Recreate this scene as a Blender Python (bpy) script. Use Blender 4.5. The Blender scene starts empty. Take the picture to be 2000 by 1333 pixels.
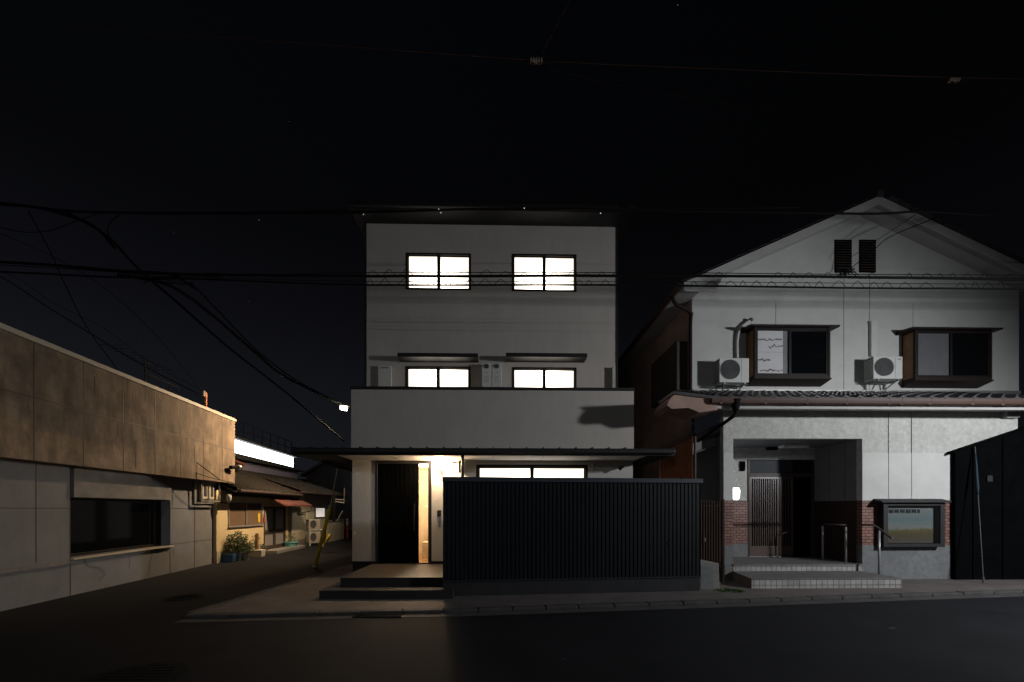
import bpy, math, random
from mathutils import Vector, Matrix
random.seed(7)
S = bpy.context.scene; C = S.collection
PI = math.pi
# ------------------------------------------------------------------ survey of the place (metres)
TH = math.radians(1.3); F = 880.0; HZ = 994.0; EYE = 1.6
cs, sn = math.cos(TH), math.sin(TH)
def ray(px):
    u = (px-1000)/F; return (u*cs+sn, cs-u*sn)
def W(px, py, t):
    r = ray(px); return Vector((r[0]*t, r[1]*t, EYE+(HZ-py)/F*t))
def at(px, py, Y):
    r = ray(px); return W(px, py, Y/r[1])
def G(px, py, h=0.0):
    return W(px, py, (EYE-h)*F/(py-HZ))
def X(px, Y): return at(px, 0, Y).x
def Z(py, Y, px=1000): return at(px, py, Y).z
# ------------------------------------------------------------------ materials
def nodes(m):
    m.use_nodes = True; nt = m.node_tree; return nt, nt.nodes, nt.links, nt.nodes['Principled BSDF']
def mat(name, col, rough=.6, metal=0, var=.12, vs=3.0, bump=0, bs=60, stain=0, spec=.4, grime=None, streak=False):
    m = bpy.data.materials.new(name); nt, N, L, B = nodes(m)
    B.inputs['Roughness'].default_value = rough; B.inputs['Metallic'].default_value = metal
    B.inputs['Specular IOR Level'].default_value = spec
    tc = N.new('ShaderNodeTexCoord'); src = tc.outputs['Object']
    if streak:
        mp = N.new('ShaderNodeMapping'); mp.inputs['Scale'].default_value = (1, 1, .28); L.new(src, mp.inputs[0]); ssrc = mp.outputs[0]
    else: ssrc = src
    n = N.new('ShaderNodeTexNoise'); n.inputs['Scale'].default_value = vs; n.inputs['Detail'].default_value = 9; n.inputs['Roughness'].default_value = .65
    L.new(src, n.inputs['Vector'])
    r = N.new('ShaderNodeValToRGB'); e = r.color_ramp.elements
    e[0].position = .3; e[1].position = .7
    e[0].color = [c*(1-var) for c in col]+[1]; e[1].color = [min(1, c*(1+var)) for c in col]+[1]
    L.new(n.outputs['Fac'], r.inputs[0]); out = r.outputs[0]
    if stain:
        n2 = N.new('ShaderNodeTexNoise'); n2.inputs['Scale'].default_value = 1.7 if not streak else 4; n2.inputs['Detail'].default_value = 12; n2.inputs['Roughness'].default_value = .7
        L.new(ssrc, n2.inputs['Vector'])
        r2 = N.new('ShaderNodeValToRGB'); r2.color_ramp.elements[0].position = .42; r2.color_ramp.elements[1].position = .7
        L.new(n2.outputs['Fac'], r2.inputs[0])
        mu = N.new('ShaderNodeMath'); mu.operation = 'MULTIPLY'; mu.inputs[1].default_value = stain; L.new(r2.outputs[0], mu.inputs[0])
        mx = N.new('ShaderNodeMixRGB'); mx.inputs[2].default_value = list(grime or [c*.45 for c in col])+[1]
        L.new(mu.outputs[0], mx.inputs[0]); L.new(out, mx.inputs[1]); out = mx.outputs[0]
    L.new(out, B.inputs['Base Color'])
    if bump:
        n3 = N.new('ShaderNodeTexNoise'); n3.inputs['Scale'].default_value = bs; n3.inputs['Detail'].default_value = 4; L.new(src, n3.inputs['Vector'])
        b = N.new('ShaderNodeBump'); b.inputs['Strength'].default_value = bump; b.inputs['Distance'].default_value = .01
        L.new(n3.outputs['Fac'], b.inputs['Height']); L.new(b.outputs[0], B.inputs['Normal'])
    return m
def brickmat(name, c1, c2, mortar, bw, bh, ms, rough=.6, offset=.5, along='xy', bump=.5):
    m = bpy.data.materials.new(name); nt, N, L, B = nodes(m); B.inputs['Roughness'].default_value = rough
    tc = N.new('ShaderNodeTexCoord'); sp = N.new('ShaderNodeSeparateXYZ'); L.new(tc.outputs['Object'], sp.inputs[0])
    ad = N.new('ShaderNodeMath'); ad.operation = 'ADD'; L.new(sp.outputs[0], ad.inputs[0]); L.new(sp.outputs[1], ad.inputs[1])
    cb = N.new('ShaderNodeCombineXYZ')
    if along == 'top': L.new(sp.outputs[0], cb.inputs[0]); L.new(sp.outputs[1], cb.inputs[1])
    else: L.new(ad.outputs[0], cb.inputs[0]); L.new(sp.outputs[2], cb.inputs[1])
    br = N.new('ShaderNodeTexBrick'); br.inputs['Scale'].default_value = 1; br.offset = offset
    br.inputs['Brick Width'].default_value = bw; br.inputs['Row Height'].default_value = bh; br.inputs['Mortar Size'].default_value = ms
    br.inputs['Mortar Smooth'].default_value = .2
    br.inputs['Color1'].default_value = list(c1)+[1]; br.inputs['Color2'].default_value = list(c2)+[1]; br.inputs['Mortar'].default_value = list(mortar)+[1]
    L.new(cb.outputs[0], br.inputs['Vector'])
    n = N.new('ShaderNodeTexNoise'); n.inputs['Scale'].default_value = 5; n.inputs['Detail'].default_value = 8; L.new(tc.outputs['Object'], n.inputs['Vector'])
    mx = N.new('ShaderNodeMixRGB'); mx.blend_type = 'MULTIPLY'; mx.inputs[0].default_value = .55
    L.new(br.outputs['Color'], mx.inputs[1])
    rr = N.new('ShaderNodeValToRGB'); rr.color_ramp.elements[0].position = .3; rr.color_ramp.elements[0].color = (.45, .45, .45, 1); rr.color_ramp.elements[1].position = .65
    L.new(n.outputs['Fac'], rr.inputs[0]); L.new(rr.outputs[0], mx.inputs[2]); L.new(mx.outputs[0], B.inputs['Base Color'])
    b = N.new('ShaderNodeBump'); b.inputs['Strength'].default_value = bump; b.inputs['Distance'].default_value = .008; b.invert = True
    L.new(br.outputs['Fac'], b.inputs['Height']); L.new(b.outputs[0], B.inputs['Normal'])
    return m
def emit(name, col, st, var=0, base=(.8, .8, .8)):
    m = bpy.data.materials.new(name); nt, N, L, B = nodes(m)
    B.inputs['Base Color'].default_value = list(base)+[1]; B.inputs['Roughness'].default_value = .4
    B.inputs['Emission Color'].default_value = list(col)+[1]; B.inputs['Emission Strength'].default_value = st
    if var:
        tc = N.new('ShaderNodeTexCoord'); w = N.new('ShaderNodeTexWave'); w.bands_direction = 'Z'; w.inputs['Scale'].default_value = 5; w.inputs['Distortion'].default_value = .4
        L.new(tc.outputs['Object'], w.inputs['Vector']); n = N.new('ShaderNodeTexNoise'); n.inputs['Scale'].default_value = 1.3; L.new(tc.outputs['Object'], n.inputs['Vector'])
        mr = N.new('ShaderNodeMapRange'); mr.inputs[3].default_value = st*(1-var); mr.inputs[4].default_value = st*(1+var); mr.inputs[1].default_value = .6; mr.inputs[2].default_value = 1.4
        ad = N.new('ShaderNodeMath'); ad.operation = 'ADD'; L.new(w.outputs['Fac'], ad.inputs[0]); L.new(n.outputs['Fac'], ad.inputs[1])
        L.new(ad.outputs[0], mr.inputs[0]); L.new(mr.outputs[0], B.inputs['Emission Strength'])
    return m
def litpane(name, gx, gz, hot, cool):
    """blind lit from behind by a room lamp: hottest near the lamp, cream towards the far edge, with faint folds"""
    m = bpy.data.materials.new(name); nt, N, L, B = nodes(m); B.inputs['Base Color'].default_value = (.8, .78, .72, 1); B.inputs['Roughness'].default_value = .5
    tc = N.new('ShaderNodeTexCoord'); d = N.new('ShaderNodeVectorMath'); d.operation = 'DISTANCE'; d.inputs[1].default_value = (gx, .5, gz); L.new(tc.outputs['Generated'], d.inputs[0])
    r = N.new('ShaderNodeMapRange'); r.interpolation_type = 'SMOOTHSTEP'; r.inputs[1].default_value = .1; r.inputs[2].default_value = 1.25; r.inputs[3].default_value = hot; r.inputs[4].default_value = cool; L.new(d.outputs['Value'], r.inputs[0])
    w = N.new('ShaderNodeTexWave'); w.bands_direction = 'X'; w.inputs['Scale'].default_value = 6; w.inputs['Distortion'].default_value = 1.5; w.inputs['Detail'].default_value = 1; L.new(tc.outputs['Object'], w.inputs['Vector'])
    q = N.new('ShaderNodeMapRange'); q.inputs[3].default_value = .86; q.inputs[4].default_value = 1.08; L.new(w.outputs['Fac'], q.inputs[0])
    u = N.new('ShaderNodeMath'); u.operation = 'MULTIPLY'; L.new(r.outputs[0], u.inputs[0]); L.new(q.outputs[0], u.inputs[1])
    B.inputs['Emission Color'].default_value = (1, .885, .73, 1); L.new(u.outputs[0], B.inputs['Emission Strength']); return m
def glassmat(name, col=(.004, .0045, .005), rough=.06, alpha=None):
    m = bpy.data.materials.new(name); nt, N, L, B = nodes(m)
    B.inputs['Base Color'].default_value = list(col)+[1]; B.inputs['Roughness'].default_value = rough; B.inputs['Specular IOR Level'].default_value = .6
    if alpha: B.inputs['Alpha'].default_value = alpha
    return m
M = {}
M['white_render'] = mat('white_render', (.52, .475, .435), .75, var=.07, vs=.9, bump=.25, bs=120, stain=.22, streak=True, grime=(.34, .31, .28))
M['stucco'] = mat('stucco', (.55, .53, .50), .8, var=.06, vs=2, bump=.8, bs=55)
M['charcoal'] = mat('charcoal', (.012, .012, .013), .6, var=.15, bump=.05)
M['fence_metal'] = mat('fence_metal', (.0055, .0075, .011), .5, metal=.0, var=.25, vs=1.2, spec=.25)
M['cap_metal'] = mat('cap_metal', (.03, .037, .05), .5, var=.1)
M['frame_bronze'] = mat('frame_bronze', (.013, .010, .009), .5, var=.1, spec=.2)
M['porch_tile'] = brickmat('porch_tile', (.05, .038, .03), (.042, .032, .026), (.02, .018, .016), .3, .3, .004, .5, 0, 'top', .2)
M['shed_shade'] = mat('shed_shade', (.0025, .0028, .003), .95, var=.3, spec=.03)  # shade on the unlit shed put into a near-black colour
M['plinth'] = mat('plinth', (.02, .02, .022), .8, var=.25, bump=.3)
M['asphalt'] = mat('asphalt', (.010, .0105, .0135), .85, var=.45, vs=1.1, bump=.7, bs=140, stain=.4, grime=(.008, .008, .010), spec=.2)
M['ground'] = mat('ground', (.03, .03, .03), .95, var=.2)
M['pavement'] = mat('pavement', (.13, .112, .105), .85, var=.15, vs=2.2, bump=.5, bs=90, stain=.5, grime=(.05, .045, .042))
M['kerb'] = mat('kerb', (.07, .066, .066), .85, var=.25, vs=6, bump=.6, bs=60, stain=.6, grime=(.03, .028, .026))
M['concrete'] = mat('concrete', (.22, .21, .20), .85, var=.18, vs=4, bump=.5, bs=70, stain=.6, grime=(.10, .095, .09))
M['dado'] = mat('dado', (.17, .175, .18), .9, var=.22, vs=9, bump=.8, bs=80, stain=.4)
M['old_plaster'] = mat('old_plaster', (.57, .565, .55), .8, var=.05, vs=1.5, bump=.25, bs=90, stain=.28, grime=(.36, .35, .32))
M['old_stucco'] = mat('old_stucco', (.50, .50, .475), .85, var=.20, vs=9, bump=1.0, bs=26, stain=.45, grime=(.33, .32, .28))
M['soffit'] = mat('soffit', (.46, .45, .44), .8, var=.06, vs=2, stain=.2)
M['pink_plaster'] = mat('pink_plaster', (.42, .28, .23), .85, var=.12, vs=3, bump=.3, stain=.4)
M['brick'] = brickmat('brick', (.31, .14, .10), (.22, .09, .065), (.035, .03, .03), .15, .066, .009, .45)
M['brick_shade'] = brickmat('brick_shade', (.05, .022, .016), (.035, .016, .012), (.015, .013, .013), .15, .066, .009, .45)  # darker copy of the brick, porch shade put into its colour
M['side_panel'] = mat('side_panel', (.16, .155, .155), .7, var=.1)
M['step_tile'] = brickmat('step_tile', (.40, .385, .37), (.34, .33, .32), (.07, .07, .07), .112, .112, .006, .5, 0)
M['slab'] = mat('slab', (.15, .14, .135), .7, var=.2, vs=4, bump=.3, stain=.4)
M['tile_roof'] = mat('tile_roof', (.075, .07, .075), .30, var=.3, vs=5, spec=.7)
M['old_tile'] = mat('old_tile', (.022, .018, .015), .75, var=.35, vs=6, bump=.3)
M['gutter_brown'] = mat('gutter_brown', (.075, .038, .028), .6, var=.2)
M['brown_metal'] = mat('brown_metal', (.022, .015, .012), .55, var=.2, spec=.2)
M['wood_warm'] = mat('wood_warm', (.25, .13, .06), .6, var=.2, vs=8)
M['dark_wood'] = mat('dark_wood', (.05, .035, .03), .55, var=.3, vs=8)
M['door_bar'] = mat('door_bar', (.085, .058, .048), .28, var=.15, spec=.6)
M['steel'] = mat('steel', (.32, .32, .32), .35, metal=.3, var=.1)
M['galv'] = mat('galv', (.35, .35, .34), .45, metal=.6, var=.2)
M['ac_white'] = mat('ac_white', (.60, .60, .58), .5, var=.05, stain=.2)
M['ac_cream'] = mat('ac_cream', (.48, .45, .38), .5, var=.06, stain=.3)
M['grille_grey'] = mat('grille_grey', (.14, .14, .15), .5)
M['cardboard'] = mat('cardboard', (.13, .085, .05), .8, var=.15)
M['ac_dark'] = mat('ac_dark', (.06, .06, .062), .6)
M['dark_glass'] = glassmat('dark_glass')
M['frost_glass'] = glassmat('frost_glass', (.25, .24, .24), .35)
M['clear_glass'] = glassmat('clear_glass', (.02, .02, .02), .03, alpha=.22)
M['black'] = mat('black', (.002, .002, .0022), .95, var=.1, spec=.03)
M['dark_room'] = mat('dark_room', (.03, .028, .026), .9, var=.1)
M['cable'] = mat('cable', (.005, .005, .0055), .8, var=.1, spec=.15)
M['cable_brown'] = mat('cable_brown', (.07, .037, .025), .8, var=.1, spec=.1)
M['board_render'] = mat('board_render', (.25, .205, .16), .8, var=.22, vs=1.3, bump=.35, bs=60, stain=.9, grime=(.085, .063, .045), streak=True)
M['board_render'] = mat('board_render', (.24, .18, .125), .8, var=.5, vs=2.2, bump=.5, bs=50, stain=.85, grime=(.085, .06, .042), streak=True)
M['streak_render'] = mat('streak_render', (.34, .29, .235), .8, var=.2, vs=1.5, bump=.35, bs=60, stain=.75, grime=(.16, .125, .09), streak=True)
M['grey_panel'] = mat('grey_panel', (.20, .205, .215), .7, var=.10, vs=1.2, bump=.2, stain=.35)
M['coping'] = mat('coping', (.50, .44, .34), .5, var=.08)
M['yellow_wall'] = mat('yellow_wall', (.66, .53, .31), .85, var=.08, vs=2, bump=.3, stain=.22)
M['cream_wall'] = mat('cream_wall', (.42, .38, .29), .85, var=.1, vs=2, bump=.3, stain=.4)
M['alu'] = mat('alu', (.36, .34, .36), .4, metal=.4, var=.1)
M['rust'] = mat('rust', (.40, .15, .07), .7, var=.2, vs=5, stain=.3)
M['awning_red'] = mat('awning_red', (.13, .045, .035), .7, var=.3, vs=5)
M['yellow_guard'] = mat('yellow_guard', (.9, .62, .02), .45, var=.12, vs=12, stain=.3, grime=(.25, .17, .02))
M['curtain'] = mat('curtain', (.55, .50, .42), .9, var=.1)
M['paper'] = mat('paper', (.60, .59, .60), .9, var=.06)
M['leaf'] = mat('leaf', (.06, .10, .03), .6, var=.4, vs=15)
M['leaf_light'] = mat('leaf_light', (.10, .14, .05), .6, var=.4, vs=15)
M['stem'] = mat('stem', (.12, .09, .05), .8)
M['soil'] = mat('soil', (.03, .02, .015), .95)
M['pot_blue'] = mat('pot_blue', (.03, .09, .20), .5, var=.15)
M['pot_grey'] = mat('pot_grey', (.22, .23, .24), .7, var=.15)
M['pot_white'] = mat('pot_white', (.5, .48, .44), .6, var=.15)
M['pot_terracotta'] = mat('pot_terracotta', (.30, .12, .06), .8, var=.15)
M['pot_teal'] = mat('pot_teal', (.16, .38, .36), .6, var=.2, vs=20)
M['iron'] = mat('iron', (.015, .014, .014), .9, var=.3, spec=.08, vs=12, bump=.6, bs=70)
M['porcelain'] = mat('porcelain', (.42, .34, .28), .3, var=.2)
M['lit_window'] = emit('lit_window', (1, .88, .70), 7.0, .25)
M['lit_low'] = emit('lit_low', (1, .88, .70), 6.0, .25)
for gz in (0, 1):
    for gx in (0, 1): M['pane%d%d' % (gx, gz)] = litpane('lit_blind', gx, gz, 9.0, 1.6)
M['lamp_face'] = emit('lamp_face', (1, .86, .62), 14)
M['entry_lamp'] = emit('entry_lamp', (1, .82, .58), 16)
M['porch_lamp'] = emit('porch_lamp', (.90, .96, 1), 14)
M['flood'] = emit('flood', (.90, .94, 1), 9, .3)
M['glint'] = emit('glint', (1, .95, .85), .8)
M['hall_wall'] = mat('hall_wall', (.72, .60, .44), .7)
M['hall_floor'] = mat('hall_floor', (.35, .2, .1), .5)
M['meter_face'] = mat('meter_face', (.62, .58, .50), .4)
M['blue_cloth'] = mat('blue_cloth', (.02, .04, .06), .8)
M['poster_sky'] = mat('poster_sky', (.30, .36, .38), .7, var=.05)
M['ink'] = mat('ink', (.03, .03, .04), .8)
M['red_sign'] = mat('red_sign', (.45, .03, .02), .6)
M['white_paint'] = mat('white_paint', (.75, .75, .72), .6)
M['weed'] = mat('weed', (.05, .09, .02), .8, var=.3)
# ------------------------------------------------------------------ mesh helpers
FR = {}
class Fr:
    """frame with origin P0, x axis along P0->P1, y axis to its left"""
    def __init__(s, P0, P1=None):
        s.o = Vector((P0[0], P0[1], 0)); d = Vector((P1[0]-P0[0], P1[1]-P0[1], 0)) if P1 is not None else Vector((1, 0, 0))
        s.len = d.length; s.a = math.atan2(d.y, d.x); s.x = d.normalized(); s.y = Vector((-s.x.y, s.x.x, 0))
    def w(s, p): return s.o+s.x*p[0]+s.y*p[1]+Vector((0, 0, p[2]))
    def sz(s, px, py, off=0):
        r = ray(px); r = Vector((r[0], r[1], 0)); o = s.o+s.y*off
        # o + a*x = t*r
        det = s.x.x*(-r.y)-s.x.y*(-r.x)
        a = ((-o.x)*(-r.y)-(-o.y)*(-r.x))/det
        t = (s.x.x*(-o.y)-s.x.y*(-o.x))/det
        return a, EYE+(HZ-py)/F*t
    def s(s, px, off=0): return s.sz(px, 0, off)[0]
    def z(s, px, py, off=0): return s.sz(px, py, off)[1]
class MB:
    def __init__(s, fr=None): s.v = []; s.f = []; s.fr = fr; s.st = []
    def add(s, vs, fs):
        n = len(s.v); s.st.append(n)
        for p in vs:
            p = Vector(p); s.v.append(s.fr.w(p) if s.fr else p)
        for f in fs: s.f.append([i+n for i in f])
        return s
    def box(s, x0, x1, y0, y1, z0, z1):
        if x0 > x1: x0, x1 = x1, x0
        if y0 > y1: y0, y1 = y1, y0
        if z0 > z1: z0, z1 = z1, z0
        return s.add([(x0,y0,z0),(x1,y0,z0),(x1,y1,z0),(x0,y1,z0),(x0,y0,z1),(x1,y0,z1),(x1,y1,z1),(x0,y1,z1)],
                     [(0,3,2,1),(4,5,6,7),(0,1,5,4),(1,2,6,5),(2,3,7,6),(3,0,4,7)])
    def prism(s, poly, a0, a1, ax):
        """poly: 2D points; extruded along ax ('x': poly=(y,z), 'y': poly=(x,z), 'z': poly=(x,y))"""
        def P(p, a):
            return (a, p[0], p[1]) if ax == 'x' else (p[0], a, p[1]) if ax == 'y' else (p[0], p[1], a)
        n = len(poly)
        return s.add([P(p, a0) for p in poly]+[P(p, a1) for p in poly],
                     [list(range(n))[::-1], list(range(n, 2*n))]+[(i, (i+1) % n, n+(i+1) % n, n+i) for i in range(n)])
    def tube(s, pts, r, n=8, cap=True):
        pts = [Vector(p) for p in pts]; rs = r if isinstance(r, (list, tuple)) else [r]*len(pts)
        vs = []; fs = []; prev = None
        for i, p in enumerate(pts):
            d = (pts[min(i+1, len(pts)-1)]-pts[max(i-1, 0)]).normalized()
            if prev is None:
                a = Vector((0, 0, 1)) if abs(d.z) < .9 else Vector((1, 0, 0)); u = d.cross(a).normalized()
            else: u = (prev-d*prev.dot(d)).normalized()
            prev = u; v = d.cross(u)
            for k in range(n):
                t = 2*PI*k/n; vs.append(p+(u*math.cos(t)+v*math.sin(t))*rs[i])
        for i in range(len(pts)-1):
            for k in range(n): fs.append((i*n+k, i*n+(k+1) % n, (i+1)*n+(k+1) % n, (i+1)*n+k))
        if cap: fs.append(list(range(n))[::-1]); fs.append(list(range((len(pts)-1)*n, len(pts)*n)))
        return s.add(vs, fs)
    def bar(s, p, q, w): return s.tube([p, q], w*.7071, 4)
    def lathe(s, prof, c=(0, 0, 0), n=20):
        vs = []; fs = []
        for r, z in prof:
            for k in range(n): t = 2*PI*k/n; vs.append((c[0]+r*math.cos(t), c[1]+r*math.sin(t), c[2]+z))
        for i in range(len(prof)-1):
            for k in range(n): fs.append((i*n+k, i*n+(k+1) % n, (i+1)*n+(k+1) % n, (i+1)*n+k))
        fs.append(list(range(n))[::-1]); fs.append(list(range((len(prof)-1)*n, len(prof)*n)))
        return s.add(vs, fs)
    def wall(s, x0, x1, z0, z1, y, holes, dep=.1, topf=None):
        """facade in the plane y with openings and reveals of depth dep (towards +y)"""
        xs = sorted({x0, x1, *[h[0] for h in holes], *[h[1] for h in holes]}); zs = sorted({z0, z1, *[h[2] for h in holes], *[h[3] for h in holes]})
        for a, b in zip(xs, xs[1:]):
            for c, d in zip(zs, zs[1:]):
                cx, cz = (a+b)/2, (c+d)/2
                if any(h[0] < cx < h[1] and h[2] < cz < h[3] for h in holes): continue
                s.add([(a,y,c),(b,y,c),(b,y,d),(a,y,d),(a,y+dep,c),(b,y+dep,c),(b,y+dep,d),(a,y+dep,d)], [(0,1,2,3),(7,6,5,4)])
        for h in holes:
            a, b, c, d = h[:4]; e = y+dep
            s.add([(a,y,c),(b,y,c),(b,y,d),(a,y,d),(a,e,c),(b,e,c),(b,e,d),(a,e,d)], [(0,4,5,1),(1,5,6,2),(2,6,7,3),(3,7,4,0)])
        a, b, c, d = x0, x1, z0, z1; e = y+dep
        s.add([(a,y,c),(b,y,c),(b,y,d),(a,y,d),(a,e,c),(b,e,c),(b,e,d),(a,e,d)], [(0,1,5,4),(1,2,6,5),(2,3,7,6),(3,0,4,7)])
        return s
    def each(s, name, m, parent=None, **k):
        """every added piece becomes an object of its own"""
        st = s.st+[len(s.v)]; out = []
        for i in range(len(s.st)):
            q = MB(); q.v = s.v[st[i]:st[i+1]]; q.f = [[j-st[i] for j in f] for f in s.f if st[i] <= f[0] < st[i+1]]
            out.append(q.build(name, m, parent, **k))
        return out[0]
    def build(s, name, m, parent=None, bevel=0, smooth=False, kind=None, label=None):
        vs = s.v
        root = parent
        while root is not None and root.parent: root = root.parent
        if root is not None and root.name in FR:
            o, a = FR[root.name]; R = Matrix.Rotation(-a, 3, 'Z'); vs = [R @ (v-o) for v in vs]
        me = bpy.data.meshes.new(name); me.from_pydata([tuple(v) for v in vs], [], s.f); me.materials.append(M[m] if isinstance(m, str) else m)
        if smooth:
            for p in me.polygons: p.use_smooth = len(p.vertices) <= 4
        o = bpy.data.objects.new(name, me); C.objects.link(o)
        if parent: o.parent = parent
        if bevel:
            b = o.modifiers.new('Bevel', 'BEVEL'); b.width = bevel; b.segments = 2; b.limit_method = 'ANGLE'
        if kind: o['kind'] = kind
        if label: o['label'] = label
        return o
def tag(o, label, cat, group=None):
    o['label'] = label; o['category'] = cat
    if group: o['group'] = group
    return o
def thing(name, label, cat, loc=(0, 0, 0), a=0, group=None):
    o = bpy.data.objects.new(name, None); o.empty_display_size = .2; C.objects.link(o); loc = Vector(loc)
    o.location = loc; o.rotation_euler = (0, 0, a); FR[o.name] = (loc, a); return tag(o, label, cat, group)
def kids(o): return [c for c in bpy.data.objects if c.parent == o]
def dup(o, parent=None, loc=None, label=None, a=None):
    c = o.copy(); C.objects.link(c); c.parent = parent
    for ch in kids(o): dup(ch, c)
    if loc is not None: c.location = loc
    if a is not None: c.rotation_euler = (0, 0, a)
    if label: c['label'] = label
    return c
def set_origin_solo(o, loc):
    loc = Vector(loc); o.data.transform(Matrix.Translation(-loc)); o.location = loc; return o
def tile_field(mb, P0, ux, uy, w, l, per=.27, step=.24, amp=.03):
    """tiled roof sheet; P0 eave corner, ux along the eave, uy up the slope"""
    ux = Vector(ux).normalized(); uy = Vector(uy).normalized(); nn = ux.cross(uy).normalized(); P0 = Vector(P0)
    nx = max(2, int(w/per*8)); ny = max(1, int(l/step)); rows = []
    for j in range(ny):
        rows += [(j*step, .022), ((j+1)*step-.001, 0)]
    vs = []; fs = []
    for (d, lift) in rows:
        for i in range(nx+1):
            a = w*i/nx; ph = (a/per) % 1
            h = amp*(math.cos(2*PI*ph) if ph < .5 else -abs(math.sin(2*PI*ph))*.3-.7)*.8
            vs.append(P0+ux*a+uy*d+nn*(h+lift))
    for j in range(len(rows)-1):
        for i in range(nx):
            k = j*(nx+1)+i; fs.append((k, k+1, k+nx+2, k+nx+1))
    # front lip
    n0 = len(vs)
    for i in range(nx+1): vs.append(vs[i]-nn*.05)
    for i in range(nx): fs.append((n0+i, n0+i+1, i+1, i))
    mb.add(vs, fs)
def smooth_path(pts, n=6):
    P = [Vector(p) for p in pts]; P = [P[0]*2-P[1]]+P+[P[-1]*2-P[-2]]; out = []
    for i in range(1, len(P)-2):
        for k in range(n):
            t = k/n; a, b, c, d = P[i-1:i+3]
            out.append(.5*((2*b)+(-a+c)*t+(2*a-5*b+4*c-d)*t*t+(-a+3*b-3*c+d)*t**3))
    out.append(P[-2]); return out

# ------------------------------------------------------------------ ground
g = MB(); g.add([(-300,-120,-.03),(300,-120,-.03),(300,400,-.03),(-300,400,-.03)], [(0,1,2,3)]); g.build('ground', 'ground', kind='structure')
rd = MB(); rd.add([(-60,-8,0),(60,-8,0),(60,60,0),(-60,60,0)], [(0,1,2,3)]); rd.build('road', 'asphalt', kind='structure')
PH = .05
K = [G(358,1210), G(620,1204), G(865,1199), G(1130,1190), G(1400,1181), G(1760,1168), G(2000,1160)]
K.append(K[-1]+(K[-1]-K[-2])*6)
E = [G(362,1204), G(600,1132), G(688,1105)]
Eb = E[-1]+(E[-1]-E[0]).normalized()*22
poly = [(K[i].x, K[i].y+.16) for i in range(len(K))]+[(40, 30), (Eb.x, 30), (Eb.x, Eb.y), (E[-1].x+.1, E[-1].y), (E[1].x+.14, E[1].y), (E[0].x+.2, E[0].y+.12)]
sw = MB(); sw.prism(poly, 0.002, PH, 'z'); sw.build('pavement', 'pavement', kind='structure')
# kerb stones
def kerbline(pts, wd, h, out):
    mb = MB(); pts = [Vector((p.x, p.y, 0)) for p in pts]
    for a, b in zip(pts, pts[1:]):
        d = (b-a); L = d.length; d.normalize(); nrm = Vector((-d.y, d.x, 0))*out; n = max(1, round(L/.6))
        for i in range(n):
            p = a+d*(L*i/n+.006); q = a+d*(L*(i+1)/n-.006); j = random.uniform(-.004, .004)
            mb.prism([(p.x, p.y), (q.x, q.y), (q.x+nrm.x*wd, q.y+nrm.y*wd), (p.x+nrm.x*wd, p.y+nrm.y*wd)], 0.001, h+j, 'z')
    return mb
kerbline(K, .155, PH+.008, 1).build('kerb', 'kerb', kind='structure', bevel=.012)
kerbline([Eb]+E[::-1], .12, PH+.006, 1).build('alley_kerb', 'kerb', kind='structure', bevel=.01)
gt = MB()
for a, b in zip(K[:-1], K[1:]):
    gt.prism([(a.x, a.y-.22), (b.x, b.y-.22), (b.x, b.y-.003), (a.x, a.y-.003)], .001, .006, 'z')
gt.build('gutter_strip', 'kerb', kind='structure')
# drain, manholes, litter
t = thing('drain_grate', 'dark iron drain grate set in the gutter in front of the entrance steps', 'drain', (G(740,1204).x, G(740,1204).y, 0))
c = G(740,1204); mb = MB(); mb.box(c.x-.34, c.x+.34, c.y-.1, c.y+.1, .0065, .012).build('pit', 'black', t)
mb = MB()
for i in range(17): mb.box(c.x-.33+i*.04, c.x-.315+i*.04, c.y-.1, c.y+.1, .0125, .02)
mb.box(c.x-.36, c.x+.36, c.y-.12, c.y-.1, .0065, .022).box(c.x-.36, c.x+.36, c.y+.1, c.y+.12, .0065, .022); mb.build('grate', 'iron', t)
def manhole(px, py, r, label):
    p = G(px, py); t = thing('manhole_cover', label, 'manhole', (p.x, p.y, 0))
    MB().lathe([(r, .001), (r, .008), (r*.9, .010)], (p.x, p.y, 0), 32).build('ring', 'iron', t)
    mb = MB().lathe([(r*.88, .0105), (r*.88, .013)], (p.x, p.y, 0), 32)
    for i in range(-4, 5):
        w = math.sqrt(max(0, .72-(i/5)**2))*r*.85; mb.box(p.x-w, p.x+w, p.y+i*r*.18-.01, p.y+i*r*.18+.01, .0135, .018)
    mb.build('lid', 'iron', t)
manhole(262, 1324, .42, 'round iron manhole cover in the near road at the bottom left')
manhole(360, 1168, .30, 'round iron manhole cover in the alley mouth near the pale building')
for px, py, s, lb in ((1100, 1289, .025, 'small scrap of pale litter on the road below the dark fence'), (1742, 1228, .05, 'flat pale scrap of litter on the road before the tiled steps')):
    p = G(px, py); o = MB().prism([(p.x-s, p.y-s*.5), (p.x+s, p.y-s*.3), (p.x+s*.8, p.y+s*.6), (p.x-s*.6, p.y+s*.4)], .002, .008, 'z').build('litter', 'kerb'); tag(set_origin_solo(o, (p.x, p.y, 0)), lb, 'litter')

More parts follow.
